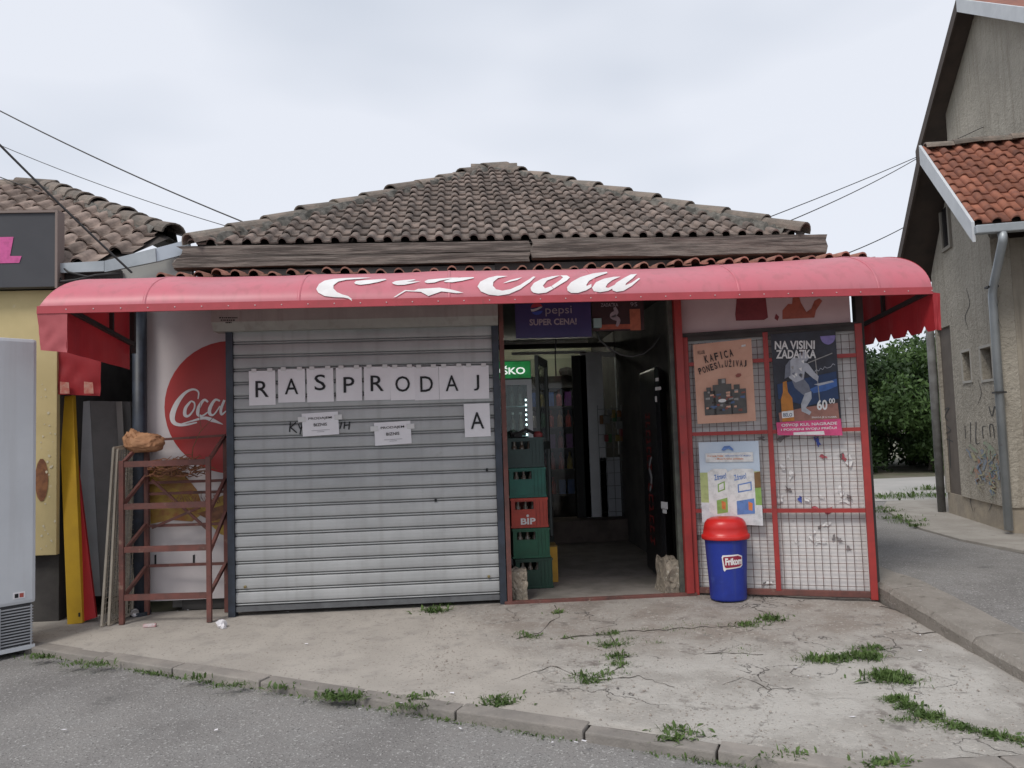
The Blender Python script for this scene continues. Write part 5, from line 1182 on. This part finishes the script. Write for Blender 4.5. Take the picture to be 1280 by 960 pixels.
mb = MB(); mb.hexa([V((-.36, 2.40, Z(ez)-.12)), V((-.332, 2.40, Z(ez)-.12)), V((-.332, pk_s+.003, Z(pk_z)-.13)), V((-.36, pk_s+.003, Z(pk_z)-.13))], [V((-.36, 2.40, Z(ez)+.04)), V((-.332, 2.40, Z(ez)+.04)), V((-.332, pk_s+.003, Z(pk_z)+.06)), V((-.36, pk_s+.003, Z(pk_z)+.06))]); mb.build('bargeboard', brownboard, hs, world=False)
rt = tile_mesh('tile', .17, .30, .044, redtile, .014); HM = wmat(hs)
bsd = V((0, pk_s+.54, pk_z-ez)).normalized(); bl_ = V((0, pk_s+.54, pk_z-ez)).length
for k in range(9):
    for i in range(12):
        inst(rt, 'tile', broof, HM @ frame(V((-.25+i*.17+rr(-.004, .004), -.54, Z(ez)+.025))+bsd*(k*bl_/9+rr(-.008, .008)), (1, rr(-.01, .01), rr(-.02, .02)), bsd+V((0, 0, rr(-.01, .01)-.03))))
for i in range(6): inst(cap_mesh('ridge_tile', .36, .10, .085, ridgem) if i == 0 else cme2, 'ridge_tile', broof, HM @ frame(V((-.30+i*.3, pk_s, Z(pk_z)+.04)), (0, -1, 0), (1, 0, rr(-.03, .05)))) if (i or True) and (cme2 := (cme2 if i else cap_mesh('ridge_tile', .36, .10, .085, ridgem))) else None
# gutter and pipes
MB().box((-.34, -.64, Z(ez)-.09), (3.4, -.545, Z(ez)-.005)).build('gutter', zinc, hs, world=False, bevel=.01)
MB().tube([(-.10, -.60, Z(ez)-.09), (-.10, -.60, Z(ez)-.17), (-.03, -.10, Z(ez)-.52), (-.03, -.05, Z(ez)-.62), (-.035, -.05, Z(.2))], .042, 10).build('drainpipe', zinc, hs, world=False, smooth=True)
for z in (2.7, 1.6): hb_('pipe_bracket', steel, ((-.085, -.1, Z(z)), (.02, .0, Z(z)+.02)))
MB().tube([(-.03, 2.10, 0), (-.03, 2.10, Z(3.2))], .05, 10).build('drainpipe', M('pipe_old', (.20, .20, .195), (.13, .125, .12), 7, .7), hs, world=False, smooth=True)
# main gable behind the bay
mx0, rx0 = 1.06, .80; ap_s, ap_z, sl_ = 2.81, 7.23, .606
mb = MB(); q = [(-4.2, Z(0)), (4.35, Z(0)), (4.35, Z(ap_z-.1-sl_*(4.35-ap_s))), (ap_s, Z(ap_z-.1)), (-4.2, Z(ap_z-.1-sl_*(ap_s+4.2)))]
n_ = len(q); mb.add([(mx0, s, z) for s, z in q]+[(mx0+6, s, z) for s, z in q], [tuple(range(n_)), tuple(range(n_, 2*n_))[::-1]]+[(i, n_+i, n_+(i+1) % n_, (i+1) % n_) for i in range(n_)]); mb.build('gable_wall', plaster, hs, world=False)
for sg_, nm_ in ((1, 'main_roof'), (-1, 'main_roof')):
    RL = 2.3 if sg_ > 0 else 7.0; e = ap_s+sg_*RL; slab(nm_, e, ap_z-.1+.002-sl_*RL, ap_s, ap_z-.1+.002, rx0+.03, mx0+6.3, .12, brownboard if sg_ > 0 else redtile)
for sg_, mt in ((1, brownboard), (-1, MATS['white_zinc'])):
    RL = 2.3 if sg_ > 0 else 7.0; e = ap_s+sg_*RL; z0 = ap_z-.1-sl_*RL; zt = ap_z-.1
    mb = MB(); mb.hexa([V((rx0, e, Z(z0)-.04)), V((rx0+.028, e, Z(z0)-.04)), V((rx0+.028, ap_s, Z(zt)-.04)), V((rx0, ap_s, Z(zt)-.04))], [V((rx0, e, Z(z0)+.15)), V((rx0+.028, e, Z(z0)+.15)), V((rx0+.028, ap_s, Z(zt)+.15)), V((rx0, ap_s, Z(zt)+.15))]); mb.build('bargeboard', mt, hs, world=False)
# faded graffiti: thin sprayed strokes on the plaster
def hp(px, py, o=.004): return atp(px, py, P2-HM.to_3x3() @ V((o, 0, 0)), HM.to_3x3() @ V((1, 0, 0)))
gcol = {'k': M('spray_black', (.07, .07, .07), None, rough=.9), 'b': M('spray_blue', (.17, .26, .40), (.30, .29, .27), 30, .9), 'o': M('spray_orange', (.42, .20, .13), (.34, .28, .22), 30, .9), 'g': M('spray_green', (.27, .36, .24), (.34, .31, .26), 30, .9), 'y': M('spray_yellow', (.42, .40, .22), (.35, .31, .25), 30, .9)}
strokes_ = [('k', [(1206, 532), (1207, 548)], 1), ('k', [(1213, 528), (1213, 556)], 1.2), ('k', [(1220, 527), (1220, 553), (1225, 553)], 1.2), ('k', [(1229, 548), (1228, 534), (1232, 533)], 1), ('k', [(1238, 546), (1237, 532), (1241, 532), (1243, 548)], 1.2), ('k', [(1236, 508), (1240, 520), (1243, 508), (1246, 515)], 1.2),
            ('b', [(1227, 562), (1231, 575), (1229, 588)], 5), ('b', [(1236, 575), (1241, 590), (1238, 606)], 6), ('b', [(1222, 582), (1229, 600)], 4), ('b', [(1238, 612), (1242, 618)], 5), ('o', [(1216, 585), (1222, 592), (1220, 602)], 5), ('o', [(1223, 574), (1225, 582)], 4), ('o', [(1237, 608), (1245, 610)], 4),
            ('g', [(1212, 556), (1222, 566)], 4), ('g', [(1230, 552), (1240, 562), (1246, 572)], 5), ('g', [(1236, 558), (1236, 575)], 3), ('y', [(1240, 580), (1248, 596)], 4), ('y', [(1214, 566), (1220, 576)], 4), ('b', [(1247, 582), (1249, 600)], 4)]
for _ in range(34):
    x_, y_ = rr(1207, 1249), rr(556, 622)
    if y_ > 590+ (x_-1207)*.8: continue
    strokes_.append((random.choice('bogy'), [(x_+rr(-4, 4), y_+k_*3+rr(-2, 2)) for k_ in range(5)], rr(.8, 1.7)))
for i, (k, pts, w) in enumerate(strokes_):
    mb = MB(); stroke(mb, pts, [w*rr(.6, 1)]+[w]*(len(pts)-2)+[w*rr(.4, .9)], lambda u, v: hp(u, v, .003+i*.0003)); mb.build('graffiti_stroke', gcol[k], hs)
for i, pts in enumerate(([(1180, 512), (1186, 510), (1181, 520), (1185, 526)], [(1183, 532), (1188, 538), (1181, 542)], [(1182, 548), (1191, 552)], [(1186, 545), (1188, 585)])):
    mb = MB(); stroke(mb, pts, [1.1]*len(pts), lambda u, v: atp(u, v, HM @ V((.031, 0, 0)), HM.to_3x3() @ V((1, 0, 0)))); mb.build('graffiti_stroke', gcol['k'], hs)
for pts in ([(1216, 640), (1213, 626), (1217, 612), (1214, 600)], [(1236, 640), (1239, 628), (1234, 618)], [(1208, 360), (1211, 380), (1207, 396), (1210, 410)], [(1222, 475), (1226, 492), (1223, 505)], [(1250, 370), (1247, 392), (1252, 412)]):
    mb = MB(); stroke(mb, [(x+rr(-1, 1), y) for x, y in pts], [.3]+[.7]*(len(pts)-2)+[.3], lambda u, v: hp(u, v, .003 if v < 600 else -.016)); mb.build('crack', gcol['k'], hs)
# ================================================================== WIRES
def wire(lab, a, c, sag, r=.006, mid=5):
    P = [V(a).lerp(V(c), i/12)-V((0, 0, sag*4*(i/12)*(1-i/12))) for i in range(13)]
    tag(MB().tube(P, r, 5).build('overhead_wire', steel), lab, 'wire', 'overhead wires')
def far(px, py, Y): return A(px, py, Y)
wire('overhead wire running down to the left hip of the brown roof', far(-60, 107, 2.0), far(303, 277, 1.2), .05, .007)
wire('thin overhead wire ending on the lowest ridge tile of the brown roof', far(-60, 155, 2.5), far(284, 283, 1.6), .06, .004)
wire('thick wire crossing over the signboard and neighbouring roof', far(-70, 110, -.6), far(165, 341, -.1), .02, .009)
wire('overhead wire skimming the ridge of the neighbouring roof', far(-60, 197, 3.0), far(236, 297, .9), .05, .006)
wire('upper wire from the house gable towards the brown roof', far(1237, 155, 4.0), far(960, 272, 1.4), .03, .005)
wire('wire from the bay peak to the brown roof corner', far(1150, 196, 2.6), far(985, 277, .7), .03, .005)
wire('short wire from the dark bargeboard down behind the awning', far(1134, 282, 3.4), far(1040, 324, 1.5), .02, .006)
# ================================================================== TREES, WEEDS
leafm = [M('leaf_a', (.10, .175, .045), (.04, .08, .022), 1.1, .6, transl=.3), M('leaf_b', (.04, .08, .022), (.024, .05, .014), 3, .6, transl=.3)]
barkm = M('bark', (.10, .08, .06), (.06, .05, .04), 8, .95)
import numpy as np
rng = np.random.default_rng(3)
def tree(lab, base, h, wr, n, leaf, seed):
    t_ = thing('leafy_tree', lab, 'tree', base, 0, 'leafy trees beyond the cross road')
    rg = np.random.default_rng(seed); mb = MB(); b0 = V(base)
    mb.tube([b0, b0+V((.05, 0, h*.2)), b0+V((-.05, .05, h*.45)), b0+V((.1, 0, h*.8))], .13, 7, .03)
    for k in range(7):
        a = rg.uniform(0, 6.28); z = h*rg.uniform(.12, .5); mb.tube([b0+V((0, 0, z)), b0+V((math.cos(a)*wr*.4, math.sin(a)*wr*.4, z+h*.15)), b0+V((math.cos(a)*wr*.8, math.sin(a)*wr*.8, z+h*.25))], .05, 5, .012)
    mb.build('trunk', barkm, t_)
    cl = [(rg.uniform(-1, 1)*wr*.75, rg.uniform(-1, 1)*wr*.6, h*rg.uniform(.10, .92), wr*rg.uniform(.25, .5)) for _ in range(26)]
    vs = []; fs = []
    for i in range(n):
        c = cl[rg.integers(len(cl))]; d = rg.normal(size=3); d /= np.linalg.norm(d); q = c[3]*rg.uniform(.55, 1.08)
        p = np.array([c[0], c[1], c[2]])+d*q*np.array([1, 1, .75])
        if p[2] < .03: continue
        u = rg.normal(size=3); u /= np.linalg.norm(u); w = np.cross(u, d+rg.normal(size=3)*.5); w /= np.linalg.norm(w)+1e-6; s = leaf*rg.uniform(.6, 1.2); k = len(vs)
        vs += [tuple(p-u*s), tuple(p+w*s*.45), tuple(p+u*s), tuple(p-w*s*.45)]; fs.append((k, k+1, k+2, k+3))
    me = bpy.data.meshes.new('crown'); me.from_pydata(vs, [], fs); me.materials.append(leafm[seed % 2]); o = bpy.data.objects.new('crown', me); col.objects.link(o); o.parent = t_
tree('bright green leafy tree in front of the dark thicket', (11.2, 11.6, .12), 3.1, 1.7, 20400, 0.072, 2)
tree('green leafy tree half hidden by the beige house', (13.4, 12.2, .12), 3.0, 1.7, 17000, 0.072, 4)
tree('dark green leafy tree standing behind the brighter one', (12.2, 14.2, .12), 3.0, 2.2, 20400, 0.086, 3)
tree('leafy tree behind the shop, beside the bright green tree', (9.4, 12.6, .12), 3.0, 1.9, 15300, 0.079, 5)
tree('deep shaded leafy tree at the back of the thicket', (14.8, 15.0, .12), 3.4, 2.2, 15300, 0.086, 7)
grassm = M('grass_blade', (.12, .19, .05), (.07, .12, .032), 9, .7, transl=.25, spots=[((.25, .21, .09), 30, .62, .7)]); drym = M('dry_grass', (.22, .18, .09), (.14, .12, .05), 9, .8)
def blades(mb, c, n, h, spx, spy, zf, lean=.6, leafy=.0):
    for i in range(n):
        x = c[0]+random.gauss(0, spx)*rr(.5, 1.4); y = c[1]+random.gauss(0, spy)*rr(.5, 1.4); z = zf(x, y)-.004; a = rr(0, 6.28); L_ = h*rr(.4, 1.15); d = V((math.cos(a), math.sin(a), 0)); sd_ = V((-d.y, d.x, 0))
        w = min(.0035, L_*.05) if random.random() > leafy else L_*.16; k = rr(.2, lean*1.3)
        b0 = V((x, y, z)); m_ = b0+d*L_*k*.5+V((0, 0, L_*max(.12, .6-.3*k))); t1 = b0+d*L_*k+V((0, 0, L_*max(.05, .95-.65*k)))
        n0 = len(mb.v); mb.v += [tuple(b0-sd_*w*.6), tuple(b0+sd_*w*.6), tuple(m_+sd_*w), tuple(m_-sd_*w), tuple(t1)]; mb.f += [(n0, n0+1, n0+2, n0+3), (n0+3, n0+2, n0+4)]
fz0 = lambda x, y: zs(y)
def clump(lab, pts, h, leafy=.2, name='grass_tuft'):
    mb = MB()
    for px, py, n, sp in pts:
        p = GS(px, py); blades(mb, p, int(n*2.6), h*rr(.55, 1.0), sp*1.15, sp*.7, fz0, 1.0, leafy)
    tag(mb.build(name, grassm), lab, 'weed', 'weeds in the forecourt cracks', kind='stuff')
clump('small green weed growing at the foot of the grey shutter', [(543, 764, 90, .05), (560, 757, 20, .03)], .10)
clump('weed patches beside the doorway threshold', [(697, 766, 35, .03), (688, 752, 20, .03), (662, 797, 45, .05), (650, 793, 20, .04), (710, 798, 20, .04)], .05)
clump('curving band of green weeds in the rough concrete', [(765, 792, 60, .04), (770, 806, 60, .05), (785, 800, 30, .05), (757, 805, 30, .04), (772, 820, 60, .04), (775, 830, 60, .04), (760, 842, 50, .05), (738, 852, 40, .04), (728, 845, 25, .04)], .055)
clump('two small weed tufts on the forecourt before the blue bin', [(932, 782, 70, .05), (963, 775, 60, .04), (945, 780, 20, .05)], .07)
clump('low weeds scattered in a crack of the forecourt', [(805, 786, 20, .03), (825, 803, 18, .03), (870, 784, 30, .12), (925, 815, 25, .07), (855, 785, 20, .08)], .03)
clump('long tuft of grass in the forecourt near the alley kerb', [(1030, 826, 70, .05), (1050, 824, 90, .05), (1068, 820, 90, .05), (1085, 822, 90, .05), (1090, 812, 60, .05), (1015, 824, 30, .04)], .07)
clump('spiky green weed next to the long grass tuft', [(1112, 848, 120, .05), (1128, 852, 60, .06), (1098, 845, 40, .05)], .09)
clump('green grass strip running through the forecourt towards the kerb corner', [(1122, 876, 90, .03), (1134, 884, 90, .03), (1147, 891, 90, .03), (1160, 897, 90, .03), (1172, 902, 90, .035), (1186, 907, 90, .035), (1200, 911, 80, .03), (1215, 914, 70, .03), (1232, 918, 70, .03), (1250, 922, 70, .03), (1268, 926, 60, .03), (1282, 929, 60, .03), (1125, 900, 40, .03)], .055)
# soil in the open cracks and slab joints
mb = MB()
for ln_ in ([(758, 786), (768, 800), (772, 815), (778, 832), (758, 842), (728, 850)], [(1005, 822), (1040, 826), (1075, 820), (1095, 810)], [(1105, 842), (1118, 862), (1124, 880), (1150, 893), (1190, 908), (1235, 919), (1290, 931)], [(645, 800), (672, 792), (700, 770), (690, 750)], [(700, 800), (790, 788), (860, 785), (930, 784), (968, 774)], [(1100, 757), (1130, 765), (1160, 775), (1175, 788), (1150, 792), (1125, 784)], [(880, 700+118), (925, 816), (960, 820)], [(640, 850), (690, 832), (740, 850), (800, 846), (850, 862)], [(905, 855), (930, 846), (960, 862), (1000, 860)]):
    pts = []
    for (x0, y0), (x1, y1) in zip(ln_[:-1], ln_[1:]):
        n_ = max(2, int(math.hypot(x1-x0, y1-y0)/7))
        for i in range(n_): pts.append((x0+(x1-x0)*i/n_+rr(-2, 2), y0+(y1-y0)*i/n_+rr(-1, 1)))
    wd = [rr(.2, .7) if random.random() < .8 else rr(.7, 1.6) for _ in pts]
    def f_(u, v): p = GS(u, v); return V((p.x, p.y, zs(p.y)+.0065+.006*noise.noise(V((p.x*1.5, p.y*1.5, 3)))+max(0, min(1, p.x+.35*p.y+.3))*.009*noise.noise(V((p.x*6, p.y*6, 9)))-.004))
    stroke(mb, pts, wd, f_)
tag(mb.build('crack_soil', M('crack_soil', (.10, .085, .07), (.06, .05, .042), 30, 1)), 'dark soil filling the cracks of the old concrete', 'soil', kind='stuff')
# weeds along the kerb joint
mb = MB(); x = -3.6
while x < 2.9:
    d_ = max(0, noise.noise(V((x*2.3, 4, 0)))+.28)
    if d_ > 0: blades(mb, (x, ky(x)-.015), int(34*d_)+2, .04*(.5+d_), .03, .014, lambda x, y: .032*y-.045, .9, .25)
    x += .035
for px, py, n in ((425, 872, 90), (437, 872, 90), (415, 868, 70), (521, 872, 60), (625, 880, 90), (622, 874, 60), (508, 885, 60), (848, 922, 80), (845, 912, 50), (983, 945, 60), (1108, 955, 90), (345, 860, 40), (247, 848, 40), (50, 822, 60), (120, 832, 60), (95, 830, 50), (290, 857, 50)):
    p = GS(px, py); blades(mb, p, int(n*1.5), .05, .06, .022, fz0, 1.1, .3)
tag(mb.build('kerb_weeds', grassm), 'green weeds growing along the joint of the kerb', 'weeds', kind='stuff')
mb = MB()
for px, py, n, sp in ((1105, 622, 120, .25), (1125, 622, 160, .3), (1150, 620, 200, .3), (1166, 612, 200, .2), (1108, 640, 150, .12), (1120, 648, 150, .12), (1135, 653, 150, .1), (1100, 636, 120, .12), (1148, 658, 90, .06)):
    p = G(px, py, .15); blades(mb, p, n, .13 if py < 630 else .08, sp, sp*.5, lambda x, y: .15, .8, .1)
tag(mb.build('verge_grass', grassm), 'ragged grass growing along the edge of the house pavement', 'grass', kind='stuff')
# gravel and crumbs on the old concrete
mb = MB()
for i in range(5200):
    x = rr(-.3, 3.05); y = rr(ky(x)+.12, -.05)
    if noise.noise(V((x*1.3, y*1.3, 8))) < -.05 and random.random() < .8: continue
    s = rr(.002, .0055) if random.random() < .93 else rr(.006, .011); z = zs(y)+s*.3; k = len(mb.v); a = rr(0, 6)
    mb.v += [(x+s*math.cos(a+q)*rr(.7, 1.2), y+s*math.sin(a+q)*rr(.7, 1.2), z) for q in (0, 1.57, 3.14, 4.71)]+[(x, y, z+s*.7)]; mb.f += [(k, k+1, k+4), (k+1, k+2, k+4), (k+2, k+3, k+4), (k+3, k, k+4)]
tag(mb.build('gravel', M('gravel_stone', (.36, .32, .28), (.24, .20, .17), 60, .9)), 'loose gravel crumbs on the old rough concrete', 'gravel', kind='stuff')
# litter
def litter(name, lab, cat, px, py, fn, road=False):
    p = GS(px, py); o = fn(V((p.x, p.y, zs(p.y)+.002))); tag(o, lab, cat); return o
def can(p):
    T = Matrix.Translation(p+V((0, 0, .032))) @ Matrix.Rotation(R(25), 4, 'Z') @ Matrix.Rotation(R(90), 4, 'X'); return MB().lathe([(.022, -.06), (.031, -.052), (.032, .05), (.026, .062), (.024, .058), (.004, .057)], 16, T).build('drink_can', M('can_tin', (.42, .40, .40), (.5, .48, .47), 9, .3, metal=.6), smooth=True)
litter('drink_can', 'crushed pale drink can lying under the trolley rack', 'can', 168, 770, can)
def pack(p): return MB().box((-.045, -.012, 0), (.045, .022, .022), Matrix.Translation(p) @ Matrix.Rotation(.1, 4, 'Z')).build('cigarette_pack', M('pack_white', (.6, .55, .55), (.45, .06, .06), 14, .5), bevel=.003)
litter('cigarette_pack', 'flattened red and white cigarette pack on the forecourt', 'packet', 187, 784, pack)
def crum(p):
    bm = bmesh.new(); bmesh.ops.create_icosphere(bm, subdivisions=2, radius=.035)
    for v in bm.verts: v.co *= 1+.9*noise.noise(v.co*38); v.co.z = max(v.co.z*1.1, -.02)
    me = bpy.data.meshes.new('crumpled_paper'); bm.to_mesh(me); bm.free(); me.materials.append(paper); o = bpy.data.objects.new('crumpled_paper', me); col.objects.link(o); o.location = p+V((0, 0, .02)); return o
litter('crumpled_paper', 'crumpled white paper before the trolley rack', 'paper', 278, 785, crum)
mb = MB()
for px, py in ((383, 806), (426, 779), (500, 880), (565, 868), (700, 925), (730, 928), (995, 836), (1150, 815), (1190, 800), (1234, 889), (575, 903), (80, 905), (30, 925), (270, 905), (560, 955), (1066, 898), (1010, 846), (690, 920), (1150, 795), (490, 893), (450, 888), (230, 762), (222, 765), (235, 764), (360, 766), (720, 930)):
    p = GS(px, py); a = rr(0, 3); s = rr(.008, .022); z = p.z+.006 if py < 860 else p.z-.03 if py > 900 and px < 700 else p.z+.006; n0 = len(mb.v)
    z = max(z, .032*p.y-.04); mb.v += [(p.x+s*math.cos(a+q)*k, p.y+s*math.sin(a+q)*k*.6, z+rr(0, .006)) for q, k in ((0, 1), (1.3, .6), (3.1, 1), (4.5, .7))]; mb.f.append((n0, n0+1, n0+2, n0+3))
tag(mb.build('litter_scraps', paper), 'tiny white litter scraps scattered over concrete and asphalt', 'litter', kind='stuff')
